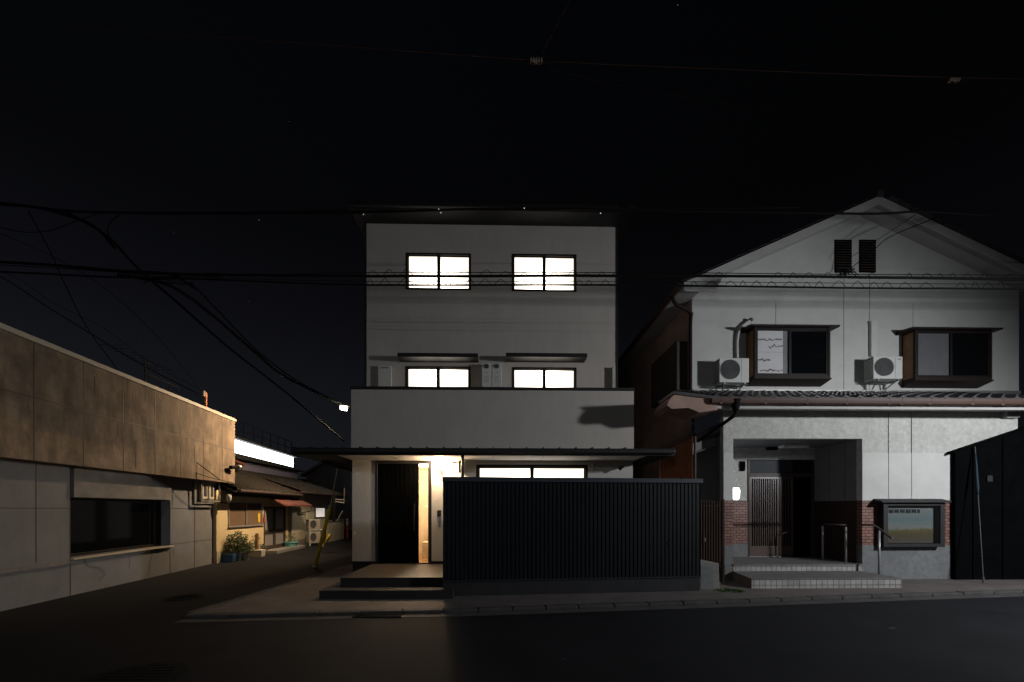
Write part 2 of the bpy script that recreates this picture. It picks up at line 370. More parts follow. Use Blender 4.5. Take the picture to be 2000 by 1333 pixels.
# ------------------------------------------------------------------ the modern house
YM, YU = 10.18, 11.48
xl, xr = X(688, YM), X(1236, YM); ul, ur = X(716, YU), X(1203, YU); YB = 20
H1 = thing('modern_house', 'narrow three storey pale rendered house with lit windows and dark eaves', 'house', (xl, YM, 0))
def zc(py, Y, px=1000): return Z(py, Y, px)
dz0, dz1 = Z(1103, YM, 780), Z(900, YM, 780)
dx0, dx1 = X(733, YM), X(843, YM)
wz0, wz1 = Z(955, YM, 1040), Z(908, YM, 1040); wx0, wx1 = X(930, YM), X(1148, YM)
RZ = 2.74
w = MB().wall(xl, xr, .42, RZ+.11, YM, [(dx0, dx1, .42, dz1), (wx0, wx1, wz0, wz1)], .14)
w.box(xl, xl+.12, YM+.141, YB, .42, RZ+.2).box(xr-.12, xr, YM+.141, YB, .42, RZ+.2).box(xl, xr, YB, YB+.12, .42, RZ+.2)
w.build('ground_floor_wall', 'stucco', H1)
w = MB().wall(xl+.002, xr-.002, .0, .419, YM+.01, [(dx0, dx1, dz0-.002, .419)], .12).box(xl+.002, xl+.12, YM+.131, YB, 0, .419).box(xr-.12, xr-.002, YM+.131, YB, 0, .419)
w.build('plinth', 'plinth', H1)
BT = Z(757, YM, 690)
bw = MB().box(xl-.02, xr+.02, YM-.012, YM+.13, RZ+.12, BT-.05).box(xl-.02, xl+.11, YM+.131, YU+.4, RZ+.12, BT-.05).box(xr-.11, xr+.02, YM+.131, YU+.4, RZ+.12, BT-.05)
bo = bw.build('balcony_wall', 'white_render', H1)
MB().box(xl-.035, xr+.035, YM-.03, YM+.15, BT-.049, BT+.02).box(xl-.035, xl+.13, YM+.151, YU+.4, BT-.049, BT+.02).box(xr-.13, xr+.035, YM+.151, YU+.4, BT-.049, BT+.02).build('coping', 'charcoal', bo)
MB().box(xl+.12, xr-.12, YM+.14, YU, RZ+.3, RZ+.4).build('balcony_floor', 'concrete', H1)
UT = Z(437, YU, 716)
def hole(px0, py0, px1, py1, Y): return (X(px0, Y), X(px1, Y), Z(py1, Y, (px0+px1)/2), Z(py0, Y, (px0+px1)/2))
hs = [hole(793, 495, 920, 567, YU), hole(1000, 497, 1126, 570, YU), hole(792, 716, 919, 775, YU), hole(1000, 718, 1126, 776, YU)]
MB().wall(ul, ur, RZ+.4, UT, YU, hs, .14).box(ul, ul+.12, YU+.141, YB, RZ+.4, UT).box(ur-.12, ur, YU+.141, YB, RZ+.4, UT).box(ul, ur, YB, YB+.1, RZ+.4, UT).build('upper_wall', 'white_render', H1)
# dark corner trims
MB().box(ul-.05, ul-.002, YU-.02, YU+.06, RZ+.41, UT).build('corner_trim', 'charcoal', H1)
MB().box(ur+.002, ur+.05, YU-.02, YU+.06, RZ+.41, UT).build('corner_trim', 'charcoal', H1)
def sliding(h, Y, rec, par, litm, nm='window', fw=.045):
    a, b, c, d = h; y0, y1 = Y-.015, Y+.07
    f = MB().box(a, a+fw, y0, y1, c, d).box(b-fw, b, y0, y1, c, d).box(a+fw, b-fw, y0, y1, d-fw, d).box(a+fw, b-fw, y0, y1, c, c+fw)
    win = f.build(nm, 'frame_bronze', par, bevel=.006)
    m = (a+b)/2
    MB().box(m-.02, m+.02, Y+.005, Y+.05, c+fw, d-fw).build('meeting_rail', 'frame_bronze', win)
    e = .022
    sf = MB()
    for (p, q, yy) in ((a+fw, m-.021, Y+.02), (m+.021, b-fw, Y+.04)):
        sf.box(p, p+e, yy, yy+.03, c+fw, d-fw).box(q-e, q, yy, yy+.03, c+fw, d-fw).box(p+e, q-e, yy, yy+.03, d-fw-e, d-fw).box(p+e, q-e, yy, yy+.03, c+fw, c+fw+e)
    sf.build('sash', 'frame_bronze', win)
    MB().box(a+fw+e, m-.02-e, Y+.06, Y+.066, c+fw, d-fw).build('pane', 'pane1%s' % litm, win)
    MB().box(m+.02+e, b-fw-e, Y+.068, Y+.074, c+fw, d-fw).build('pane', 'pane0%s' % litm, win)
    return win
for i, h in enumerate(hs): sliding(h, YU, 0, H1, '0' if i < 2 else '1')
sliding((wx0, wx1, wz0, wz1), YM, 0, H1, '0', fw=.06)
# two thin awnings over the balcony windows
for (p0, p1) in ((776, 933), (988, 1147)):
    Yf = YU-.42; a, b = X(p0, Yf), X(p1, Yf); zt = Z(690, Yf, (p0+p1)/2)
    MB().prism([(YU-.001, zt-.095), (YU-.001, zt+.03), (Yf, zt), (Yf, zt-.095)], a, b, 'x').build('awning', 'charcoal', H1)
# boxes on the balcony wall
def wbox(par, nm, px0, py0, px1, py1, Y, dep, m, bev=.01):
    return MB().box(X(px0, Y-dep), X(px1, Y-dep), Y-dep, Y-.001, Z(py1, Y-dep, px0), Z(py0, Y-dep, px0)).build(nm, m, par, bevel=bev)
b = wbox(H1, 'service_box', 738, 714, 764, 757, YU, .12, 'ac_white')
p = at(751, 719, YU-.12); MB().box(p.x-.1, p.x+.1, p.y-.006, p.y-.001, p.z-.01, p.z+.012).build('vent_slot', 'ac_dark', b)
for px0, px1 in ((941, 960), (961, 980)):
    b = wbox(H1, 'water_heater', px0, 709, px1, 775, YU, .22, 'ac_white')
    p = at((px0+px1)/2, 716, YU-.22)
    MB().tube([(p.x, p.y+.001, p.z), (p.x, p.y-.03, p.z)], .055, 18).build('flue', 'ac_dark', b)
    mb = MB()
    for i in range(5): mb.box(p.x-.06, p.x+.055, p.y-.004, p.y-.001, p.z-.26-i*.035, p.z-.25-i*.035)
    mb.box(p.x-.04, p.x+.04, p.y-.004, p.y-.001, p.z-.16, p.z-.145).build('marking', 'galv', b)
wbox(H1, 'wall_cabinet', 1196, 716, 1202, 775, YU, .15, 'old_stucco')
# upper roof
Yf = YU-.56; a, b = X(683, Yf), X(1238, Yf)
MB().box(a, b, Yf, YB+.4, UT+.001, UT+.12).build('roof', 'charcoal', H1)
MB().box(a-.02, b+.02, Yf-.10, Yf-.002, UT+.02, UT+.13).build('roof_gutter', 'charcoal', H1, bevel=.02)
MB().box(X(700,Yf), X(716,Yf), Yf-.13, Yf-.101, UT+.05, UT+.11).box(X(1212,Yf), X(1228,Yf), Yf-.13, Yf-.101, UT+.05, UT+.11).each('gutter_bracket', 'iron', H1)
# lower wrap-round roof
LY = YM-.95; la, lb = X(570, LY), X(1318, LY); RS = RZ-.04
lo = MB().prism([(LY, RS), (LY, RS+.14), (YM-.013, RS+.19), (YM-.013, RS)], la, lb, 'x').build('lower_roof', 'charcoal', H1)
MB().prism([(la, RS+.001), (la, RS+.139), (xl-.021, RS+.19), (xl-.021, RS+.001)], YM-.012, YB, 'y').prism([(lb, RS+.001), (lb, RS+.139), (xr+.021, RS+.19), (xr+.021, RS+.001)], YM-.012, YB, 'y').each('side_roof', 'charcoal', lo)
sm = MB(); n = int((lb-la)/.33)
for i in range(n+1):
    x = la+(lb-la)*i/n; x = min(max(x, la+.015), lb-.015)
    sm.prism([(LY-.01, RS+.142), (LY-.01, RS+.165), (YM-.02, RS+.21), (YM-.02, RS+.19)], x-.010, x+.010, 'x')
sm.build('roof_seam', 'charcoal', lo)
sf = MB().box(xl, xr, LY+.04, YM-.001, RS-.012, RS-.002)
sfo = sf.build('soffit', 'soffit', lo)
gm = MB()
for i in range(1, 6): x = xl+(xr-xl)*i/6; gm.box(x-.004, x+.004, LY+.05, YM-.01, RS-.014, RS-.0125)
gm.build('soffit_joint', 'charcoal', sfo)
MB().box(la+.01, lb-.01, LY-.09, LY-.002, RS+.03, RS+.125).build('eave_gutter', 'charcoal', lo, bevel=.02)
MB().tube([(la+.1, YM+.4, RS-.03), (la+.25, YM+2.2, RS-.08), (xl-.05, YM+2.4, RS-.2)], .035, 8).build('side_gutter', 'charcoal', lo)
# downpipe by the entrance lamp
p = X(903, YM-.5)
MB().tube(smooth_path([(p+.04, LY+.03, RS-.005), (p+.03, LY+.25, RS-.16), (p, YM-.45, RS-.34), (p, YM-.45, .36)], 5), .035, 10).build('downpipe', 'charcoal', H1, smooth=True)
mb = MB().box(X(896,YM-.3), X(901,YM-.3), YM-.30, YM-.001, Z(925,YM), Z(903,YM)); mb.build('sensor_box', 'charcoal', H1)
# door with side light
fd = MB().box(dx0, dx0+.05, YM-.01, YM+.1, dz0, dz1).box(dx1-.055, dx1, YM-.01, YM+.1, dz0, dz1).box(dx0+.05, dx1-.055, YM-.01, YM+.1, dz1-.07, dz1).box(dx0+.05, dx1-.055, YM-.01, YM+.1, dz0, dz0+.03)
do = fd.build('door', 'charcoal', H1, bevel=.005)
gx0, gx1 = X(817, YM), X(836, YM)
lf = MB().box(dx0+.052, gx0-.001, YM+.02, YM+.075, dz0+.032, dz1-.072)
lf.build('door_leaf', 'black', do)
mb = MB()
for i in range(1, 9): x = dx0+.05+(gx0-dx0-.05)*i/9; mb.box(x-.003, x+.003, YM+.017, YM+.019, dz0+.04, dz1-.08)
mb.build('panel_joint', 'black', do)
MB().tube([(gx0-.09, YM+.02, dz0+.75), (gx0-.09, YM-.035, dz0+.75), (gx0-.09, YM-.035, dz0+1.35), (gx0-.09, YM+.02, dz0+1.35)], .012, 8).build('handle', 'iron', do)
MB().box(gx0+.002, gx1-.002, YM+.04, YM+.046, dz0+.032, dz1-.072).build('glass_panel', 'clear_glass', do)
MB().box(gx1, dx1-.056, YM+.02, YM+.075, dz0+.032, dz1-.072).build('glass_stile', 'charcoal', do)
hy = YM+.15
hl = MB().box(xl+.5, gx1+.5, hy+1.9, hy+2.0, dz0-.02, 2.7).box(xl+.4, xl+.5, hy, hy+2, dz0-.02, 2.7).box(gx1+.5, gx1+.6, hy, hy+2, dz0-.02, 2.7).box(xl+.5, gx1+.5, hy, hy+1.9, 2.66, 2.7)
hh = hl.each('entrance_hall', 'hall_wall', H1)
MB().box(xl+.51, gx1+.49, hy, hy+1.89, dz0-.02, dz0+.02).build('hall_floor', 'hall_floor', hh)
MB().box(gx0-.1, gx1+.35, hy+.9, hy+1.3, dz0+.021, dz0+.42).build('bench', 'hall_wall', hh)
MB().box(gx0-.1, gx1+.3, hy+1.3, hy+1.34, dz0+1.3, dz0+1.33).build('shelf', 'white_paint', hh)
# security lights and camera
def spotlight(par, px, py, Y, s=1, nm='security_lamp', dirx=.4, m='ac_white'):
    p = at(px, py, Y-.12)
    o = MB().tube([(p.x, Y-.001, p.z), (p.x, p.y, p.z)], .018*s, 8).lathe([(.03*s, -.01), (.03*s, .01)], (p.x, Y-.02, p.z)).build(nm, m, par)
    MB().tube([(p.x, p.y, p.z), (p.x-.05*s*dirx*2, p.y-.05, p.z-.02*s), (p.x-.09*s*dirx*2, p.y-.09, p.z-.05*s)], [.02*s, .032*s, .045*s], 12).build('lamp_head', m, o)
    return o
spotlight(H1, 887, 895, YM, 1.2); spotlight(H1, 888, 903, YM, .9)
spotlight(H1, 1218, 912, YM, 1, 'camera', .6, 'charcoal')
wbox(H1, 'switch_box', 1157, 906, 1165, 916, YM, .08, 'galv')
ip = at(858, 1003, YM-.03); MB().box(ip.x-.045, ip.x+.045, YM-.03, YM-.001, ip.z-.07, ip.z+.07).build('intercom', 'charcoal', H1, bevel=.006)
lp = at(861, 908, YM-.10)
ob = MB().box(lp.x-.05, lp.x+.05, YM-.03, YM-.001, lp.z-.06, lp.z+.06).build('entrance_lamp', 'white_paint', H1)
MB().lathe([(.04, -.09), (.045, 0), (.04, .09)], (lp.x, YM-.085, lp.z)).build('lamp_globe', 'entry_lamp', ob, smooth=True)
# porch
pf = G(665, 1130, dz0); zl = .2; p2 = G(623, 1154, zl)
FA = G(865, 1171); FB = G(1368, 1160); FF = Fr(FA, FB)
po = MB().box(pf.x, FA.x+.3, pf.y, YM+.009, PH, dz0).build('porch', 'plinth', H1)
MB().box(pf.x-.01, FA.x+.3, pf.y-.01, YM+.008, dz0+.001, dz0+.012).build('porch_paving', 'porch_tile', po)
MB().box(p2.x, FA.x+.2, p2.y, pf.y-.011, PH, zl).box(p2.x, pf.x-.011, pf.y-.011, YM-.5, PH, zl).build('lower_step', 'plinth', po, bevel=.006)

# ------------------------------------------------------------------ dark corrugated fence
t = thing('corrugated_fence', 'tall black ribbed metal fence in front of the lit house', 'fence', FA.xyz*1.0 if False else (FA.x, FA.y, 0), FF.a)
L_ = FF.len; fz0, fz1 = .33, 1.6+(HZ-942)/F*8.1
pan = MB(FF); vs = []; fs = []; n = int(L_/.076); per = L_/n; x = 0; prof = []
for i in range(n):
    x = i*per; prof += [(x, 0), (x+per*.5, 0), (x+per*.60, .012), (x+per*.90, .012)]
prof.append((L_, 0))
for (x, y) in prof: vs += [(x, y, fz0), (x, y, fz1)]
for i in range(len(prof)-1): fs.append((2*i, 2*i+2, 2*i+3, 2*i+1))
pan.add(vs, fs); pan.box(0, L_, .03, .09, fz0, fz1); pan.build('fence_panel', 'fence_metal', t)
MB(FF).box(-.01, .62*L_*1.48, -.03, .12, fz1+.001, fz1+.085).box(.62*L_*1.48+.004, L_+.04, -.031, .12, fz1+.001, fz1+.085).build('fence_cap', 'cap_metal', t, bevel=.006)
MB(FF).box(.0, L_-.01, .012, .12, .0, fz0-.02).box(-.005, L_, -.012, .1, fz0-.02, fz0-.001).build('fence_base', 'plinth', t)
p = at(1307, 1062, FA.y+.33)
s_, z_ = FF.sz(1307, 1062); MB(FF).tube([(s_, -.02, z_), (s_, .01, z_)], .018, 10).build('bolt', 'brown_metal', t)

# ------------------------------------------------------------------ old house on the right
YR, YV = 9.71, 11.35; PB = 11.2
H2 = thing('tiled_house', 'old white two storey house with a gable and tiled porch roof', 'house', (X(1413, YR), YR, 0))
rl, rr_ = X(1413, YR), X(1988, YR); vl, vr = X(1352, YV), X(1990, YV)
wt = Z(803, YR, 1700)
ox0, ox1 = X(1432, YR), X(1684, YR); oz1 = Z(857, YR, 1560); fz = Z(1102, YR, 1560)
zb0, zb1 = Z(1065, YR, 1700), Z(978, YR, 1700)
wx = X(1867, YR)
# front wall: stucco band above, plaster below
zs = Z(870, YR, 1700)
MB().wall(rl, wx, zb1, wt, YR, [(ox0, ox1, zb1, oz1)], .16).box(wx+.001, rr_, YR+.001, YR+.16, 2.2, wt).build('porch_wall', 'old_stucco', H2)
o = MB().box(ox1+.001, wx-.001, YR-.006, YR-.001, zb1+.001, Z(885, YR, 1700)).box(rl+.001, ox0-.001, YR-.006, YR-.001, zb1+.001, Z(885, YR, 1420)).each('plaster_panel', 'old_plaster', H2)
jm = MB()
for px in (1735, 1780): x = X(px, YR); jm.box(x-.005, x+.005, YR-.009, YR-.0065, zb1, wt-.02)
jm.build('panel_joint', 'dark_wood', o)
MB().box(rl, ox0-.001, YR, YR+.16, zb0, zb1-.001).box(ox1+.001, wx, YR, YR+.16, zb0, zb1-.001).each('brick_band', 'brick', H2)
MB().box(rl, ox0-.001, YR-.004, YR+.16, 0, zb0-.001).box(ox1+.001, wx+.002, YR-.004, YR+.16, 0, zb0-.001).each('dado', 'dado', H2)
# porch recess
rc = MB().box(ox0-.25, X(1460, PB), PB, PB+.1, zb1+.02, oz1+.01).box(X(1460, PB)+.001, X(1590, PB), PB, PB+.1, Z(898, PB, 1500), oz1+.01).box(X(1590, PB)+.001, ox1+.2, PB, PB+.1, fz, oz1+.01)
rc.each('porch_back_wall', 'old_stucco', H2)
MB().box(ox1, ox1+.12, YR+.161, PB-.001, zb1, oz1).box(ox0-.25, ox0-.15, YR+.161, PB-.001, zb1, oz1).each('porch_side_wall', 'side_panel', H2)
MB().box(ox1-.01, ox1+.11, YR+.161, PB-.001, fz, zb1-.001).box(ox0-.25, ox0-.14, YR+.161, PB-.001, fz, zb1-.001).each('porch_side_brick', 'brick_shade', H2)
jm = MB()
for y in (YR+.5, YR+1.0): jm.box(ox1-.004, ox1-.001, y-.005, y+.005, zb1, oz1)
jm.build('side_joint', 'dark_wood', H2)
MB().box(ox0-.25, X(1460, PB), PB-.01, PB+.1, Z(1062, PB, 1440), zb1+.019).build('back_brick', 'brick', H2)
MB().box(ox0-.25, X(1460, PB), PB-.015, PB+.1, fz, Z(1062, PB, 1440)-.001).build('back_dado', 'dado', H2)
MB().box(ox0-.2, ox1-.001, YR+.161, PB-.001, oz1+.002, oz1+.06).build('porch_ceiling', 'grey_panel', H2)
# brackets and light on the porch ceiling
a, b = at(1525, 868, PB-.5), at(1575, 875, PB-.5)
ob = MB().box(a.x, b.x, PB-.62, PB-.38, b.z, oz1).build('ceiling_lamp', 'white_paint', H2, bevel=.008)
MB().box(X(1500, PB-.1), X(1518, PB-.1), PB-.15, PB-.001, Z(880, PB, 1510), Z(872, PB, 1510)).build('door_closer', 'iron', H2)
wbox(H2, 'letter_plate', 1446, 901, 1456, 920, PB, .04, 'black', .004)
# lit porch lamp
p = at(1436, 965, YR-.01+.35)
ob = MB().box(p.x-.04, p.x+.06, p.y+.04, p.y+.09, p.z-.08, p.z+.08).build('porch_lamp', 'iron', H2)
MB().lathe([(.05, -.13), (.07, -.06), (.075, .08), (.06, .13)], (p.x+.02, p.y, p.z), 14).build('lamp_globe', 'porch_lamp', ob, smooth=True)
# lattice sliding door
d0, d1 = X(1460, PB), X(1590, PB); dt = Z(932, PB, 1500); db = fz
fr = MB().box(d0+.001, d0+.05, PB-.02, PB+.08, db, Z(898, PB, 1500)-.002).box(d0+.051, d1-.05, PB-.03, PB+.08, dt, dt+.09).box(d1-.05, d1-.001, PB-.02, PB+.08, db, Z(898, PB, 1500)-.002)
ld = fr.build('lattice_door', 'dark_wood', H2)
MB().box(d0+.051, X(1548, PB), PB+.0, PB+.01, dt+.092, Z(898, PB, 1500)-.004).build('transom_glass', mat('dim_glass', (.03, .034, .04), .6, spec=.2), ld)
MB().box(X(1548, PB)+.01, d1-.051, PB+.0, PB+.01, dt+.092, Z(898, PB, 1500)-.004).build('transom_glass', 'dark_glass', ld)
bars = MB(); e0, e1 = X(1462, PB), X(1521, PB)
def leaf(x0, x1, y, nm):
    l = MB().box(x0, x0+.04, y, y+.03, db+.02, dt-.001).box(x1-.04, x1, y, y+.03, db+.02, dt-.001).box(x0+.04, x1-.04, y, y+.03, dt-.05, dt-.001).box(x0+.04, x1-.04, y, y+.03, db+.02, db+.27)
    lo_ = l.build(nm, 'door_bar', ld, bevel=.003)
    bb = MB(); n = int((x1-x0-.1)/.048)
    for i in range(n): x = x0+.055+i*(x1-x0-.11)/(n-1); bb.box(x-.009, x+.009, y-.004, y+.02, db+.271, dt-.051)
    bb.build('lattice_bars', 'door_bar', lo_)
    MB().box(x0+.04, x1-.04, y+.021, y+.028, db+.27, dt-.05).build('door_glass', 'dark_glass', lo_)
leaf(e0, e1, PB-.035, 'door_leaf')
leaf(X(1521, PB)+.06, X(1548, PB)+.02, PB+.0, 'door_leaf')
MB().box(X(1548, PB)+.03, d1-.051, PB+.05, PB+.06, db, dt-.001).build('dark_opening', 'black', ld)  # black sheet stands for the shadow in the doorway
MB().box(X(1521, PB)+.001, X(1521, PB)+.058, PB-.05, PB+.0, db, dt-.001).build('door_post', 'door_bar', ld)
MB().box(d0, d1, PB+.3, PB+.35, db, dt+.5).build('dark_interior', 'black', ld)
MB().box(e0, X(1521, PB), PB-.05, PB-.036, db+.001, db+.016).build('threshold', 'alu', ld)
# porch floor and tiled steps
MB().box(rl+.02, ox1+.0, YR-.0-.02, PB+.3, 0, fz-.03).build('porch_floor', 'slab', H2)
st = MB().box(ox0-.01, ox1-.002, YR-.03, YR-.021, .1, fz-.031).build('upper_riser', 'step_tile', H2)
MB().box(ox0-.015, ox1-.001, YR-.04, PB-.06, fz-.03, fz).build('upper_tread', 'slab', H2)
q0 = G(1468, 1155); sy = q0.y; sx1 = X(1760, sy); sz = Z(1130, sy, 1600)
MB().prism([(q0.x, sy+.01), (sx1-.0, sy+.01), (sx1-.0, YR-.31+.25), (ox0-.01, YR-.041)], .0, sz-.025, 'z').build('lower_step', 'slab', H2)
MB().box(q0.x, sx1, sy, sy+.009, 0, sz-.026).box(sx1+.001, sx1+.01, sy, YR-.05, 0, sz-.026).build('lower_riser', 'step_tile', H2)
MB().prism([(q0.x-.01, sy-.01), (sx1+.015, sy-.01), (sx1+.015, YR-.042), (ox0-.03, YR-.042)], sz-.024, sz, 'z').build('lower_tread', 'slab', H2)
# upper storey
ez = Z(590, YV, 1352); CXv = (vl+vr)/2; YG = YV-.62
ap = at(1718, 378, YG); el = at(1340, 545, YG); slope = (ap.z-el.z)/(ap.x-el.x)
def roofz(x): return ap.z-abs(x-ap.x)*slope
base = Z(775, YV, 1500)
bays = [(X(1474, YV-.38), X(1622, YV-.38)), (X(1788, YV-.38), X(1938, YV-.38))]
bz0, bz1 = Z(738, YV-.38, 1550), Z(640, YV-.38, 1550)
MB().wall(vl, vr, base-.4, ez, YV, [(bays[0][0]+.05, bays[0][1]-.05, bz0+.1, bz1-.06), (bays[1][0]+.05, bays[1][1]-.05, bz0+.1, bz1-.06)], .14).box(vl, vl+.001+.12, YV+.141, 22, .2, ez).box(vr-.12, vr, YV+.141, 22, .2, ez).build('upper_wall', 'old_plaster', H2)
MB().prism([(vl, ez+.001), (vr, ez+.001), (vr, roofz(vr)-.12), (ap.x, ap.z-.12), (vl, roofz(vl)-.12)], YV+.001, YV+.13, 'y').build('gable_wall', 'old_plaster', H2)
MB().box(vl-.012, vl-.001, YV+.05, 22, .2, ez+.2).build('side_wall', 'pink_plaster', H2)
jm = MB()
for px in (1515, 1648, 1698, 1783): x = X(px, YV); jm.box(x-.005 if px in (1648, 1698) else x-.002, x+.004, YV-.004, YV-.001, base, ez+(1.6 if px in (1648, 1698) else 0))
jm.build('board_joint', 'dark_wood', H2)
vt = MB()
for px0, px1 in ((1630, 1662), (1678, 1709)):
    a = at(px0, 533, YV); b = at(px1, 470, YV); v = MB().box(a.x, b.x, YV-.03, YV-.002, a.z, b.z).build('gable_vent', 'black', H2)
    f = MB()
    for i in range(12): z = a.z+.03+i*(b.z-a.z-.04)/12; f.prism([(YV-.05, z), (YV-.031, z+.03), (YV-.031, z+.038), (YV-.05, z+.008)], a.x+.01, b.x-.01, 'x')
    f.build('louvre', 'dark_wood', v)
# main roof: two slopes with thick barge, soffit pale
def slope_slab(side, y0, y1, th0, th1, m, nm, par, ext=.0):
    ex = ap.x+side*(abs(ap.x-el.x)+ext); ez_ = ap.z-(abs(ap.x-el.x)+ext)*slope
    return MB().prism([(ap.x, ap.z-th0), (ex, ez_-th0), (ex, ez_-th1), (ap.x, ap.z-th1)], y0, y1, 'y').build(nm, m, par)
rf = slope_slab(-1, YG+.03, 23, .06, .14, 'soffit', 'roof', H2, .05)
slope_slab(1, YG+.03, 23, .06, .14, 'soffit', 'roof_slope', rf, .05)
slope_slab(-1, YG, YG+.029, .06, .26, 'soffit', 'barge_board', rf, .05)
slope_slab(1, YG, YG+.029, .06, .26, 'soffit', 'barge_board', rf, .05)
ln = abs(ap.x-el.x)+.15; dv = Vector((1, 0, slope)).normalized(); Ls = ln*math.sqrt(1+slope*slope)
tl = MB(); tile_field(tl, (ap.x-ln, YG-.03, ap.z-ln*slope), (0, -1, 0), dv, -0.0+.001, 0.1) if False else None
P0 = Vector((ap.x-ln, 22.9, ap.z-ln*slope+.0)); tl = MB(); tile_field(tl, P0, (0, -1, 0), dv, 22.9-(YG-.04), Ls, .3, .3, .03)
tl.build('roof_tiles', 'tile_roof', rf)
P0 = Vector((ap.x+ln, YG-.04, ap.z-ln*slope)); tl = MB(); tile_field(tl, P0, (0, 1, 0), Vector((-1, 0, slope)), 22.9-(YG-.04), Ls, .3, .3, .03)
tl.build('roof_tiles', 'tile_roof', rf)
rg = MB().tube([(ap.x, YG-.04, ap.z-.02), (ap.x, 23, ap.z-.02)], .09, 10); rg.build('ridge', 'tile_roof', rf)
# side gutter, brown downpipe at the corner
ge = (ap.x-ln-.02, ap.z-ln*slope-.10)
MB().tube([(ge[0], YG, ge[1]), (ge[0], 23, ge[1])], .06, 8).build('side_gutter', 'gutter_brown', H2)
MB().prism([(ge[0]+.08, ge[1]-.04), (vl-.013, ge[1]-.04), (vl-.013, ge[1]-.01), (ge[0]+.08, ge[1]-.01)], YV-.58, 22, 'y').build('eave_soffit', 'soffit', H2)
MB().prism([(el.x-.02, el.z-.28), (vl+.3, el.z-.28), (vl+.55, roofz(vl+.55)-.27), (el.x+.02, roofz(el.x+.02)-.265)], YG+.031, YG+.06, 'y').build('eave_return', 'soffit', H2)
MB().tube(smooth_path([(ge[0], YV-.2, ge[1]-.05), (ge[0]+.1, YV-.15, ge[1]-.22), (vl-.07, YV-.06, ge[1]-.4), (vl-.07, YV-.06, ge[1]-.7), (vl-.07, YV-.06, base-.2)], 4), .045, 10).build('downpipe', 'brown_metal', H2, smooth=True)
# bay windows
def bay(i, paper):
    a, b = bays[i]; y0 = YV-.38; z0, z1 = bz0, bz1
    if i == 1: z0 -= .02; z1 -= .03
    o = MB().box(a, a+.05, y0, YV-.001, z0, z1).box(b-.05, b, y0, YV-.001, z0, z1).box(a+.05, b-.05, y0, YV-.001, z0, z0+.06).build('bay_window', 'brown_metal', H2)
    MB().box(a-.006, a-.001, y0+.06, YV-.04, z0+.06, z1-.03).build('wood_side_panel', 'wood_warm', o)
    MB().prism([(YV-.001, z1+.10), (y0-.11, z1+.03), (y0-.11, z1-.01), (YV-.001, z1+.0)], a-.16, b+.16, 'x').build('hood', 'brown_metal', o)
    MB().prism([(YV-.001, z0-.12), (YV-.001, z0-.001), (y0-.02, z0-.001), (y0-.02, z0-.03)], a-.02, b+.02, 'x').build('bay_sill', 'brown_metal', o)
    m = (a+b)/2-.05; fr = MB().box(a+.05, b-.05, y0+.02, y0+.06, z1-.07, z1-.002).box(a+.05, b-.05, y0+.02, y0+.06, z0+.061, z0+.11).box(m-.03, m+.03, y0+.015, y0+.06, z0+.111, z1-.071).box(a+.051, a+.09, y0+.02, y0+.06, z0+.111, z1-.071).box(b-.09, b-.051, y0+.02, y0+.06, z0+.111, z1-.071)
    fr.build('window_frame', 'frame_bronze', o)
    pz0, pz1 = z0+.11, z1-.07
    if paper:
        pl = MB().box(a+.09, m-.16, y0+.05, y0+.054, pz0, pz1).build('torn_paper_screen', 'paper', o)
        tr = MB(); rnd = random.Random(3)
        for (fx0, fx1, fz_, am) in ((0, .95, .78, .02), (0, .5, .30, .025), (.1, 1, .06, .02), (.45, 1, .62, .04), (0, 1, .5, .004)):
            pts = []; n = 14
            for k in range(n+1): u = fx0+(fx1-fx0)*k/n; pts.append((a+.09+(m-.25-a)*u, pz0+(pz1-pz0)*(fz_+am*rnd.uniform(-1, 1))))
            top = [(x, z+rnd.uniform(.006, .045)*(am > .005)+.004) for x, z in pts]
            tr.prism(pts+top[::-1], y0+.045, y0+.049, 'y')
        tr.build('tear', 'side_panel', pl)
        MB().box(m-.155, m-.03, y0+.05, y0+.054, pz0, pz1).build('blind_edge', 'grey_panel', o)
    else:
        MB().box(a+.09, m-.03, y0+.05, y0+.054, pz0, pz1).build('frosted_pane', mat('dim_pane', (.12, .12, .13), .5), o)
    MB().box(m+.03, b-.09, y0+.04, y0+.045, pz0, pz1).build('dark_pane', 'dark_glass', o)
    MB().box(a+.05, b-.05, YV+.6, YV+.62, z0, z1).build('dark_room', 'dark_room', o)
bay(0, True); bay(1, False)
# lower tiled roof, fascia, soffit, gutter
EY = 9.12; zt_ = Z(778, EY, 1700); e0_, e1_ = X(1396, EY), X(2000, EY)+1.0
ztop = Z(767, YV, 1600); dv = Vector((0, YV-EY, ztop-zt_)); 
tl = MB(); tile_field(tl, (e0_, EY, zt_+.02), (1, 0, 0), dv, e1_-e0_, dv.length, .30, .27, .032)
lr = tl.build('lower_roof_tiles', 'tile_roof', H2)
MB().prism([(EY+.04, zt_-.22), (EY+.04, zt_-.03), (YV-.001, ztop-.06), (YV-.001, ztop-.2), (YR+.16, wt), (YR-.001, wt), (YR-.001, wt-.001), (EY+.1, zt_-.22)], X(1398, EY), e1_, 'x').build('lower_roof', 'soffit', H2)
MB().box(X(1352,YV), vr, YV-.05, YV-.001, ztop-.02, ztop+.06).build('flashing', 'galv', H2)
gb = MB(); xs = [X(p, EY-.05) for p in (1388, 1405, 1492, 1573, 1650, 1733, 1757, 1813, 1896, 1955)]+[e1_]
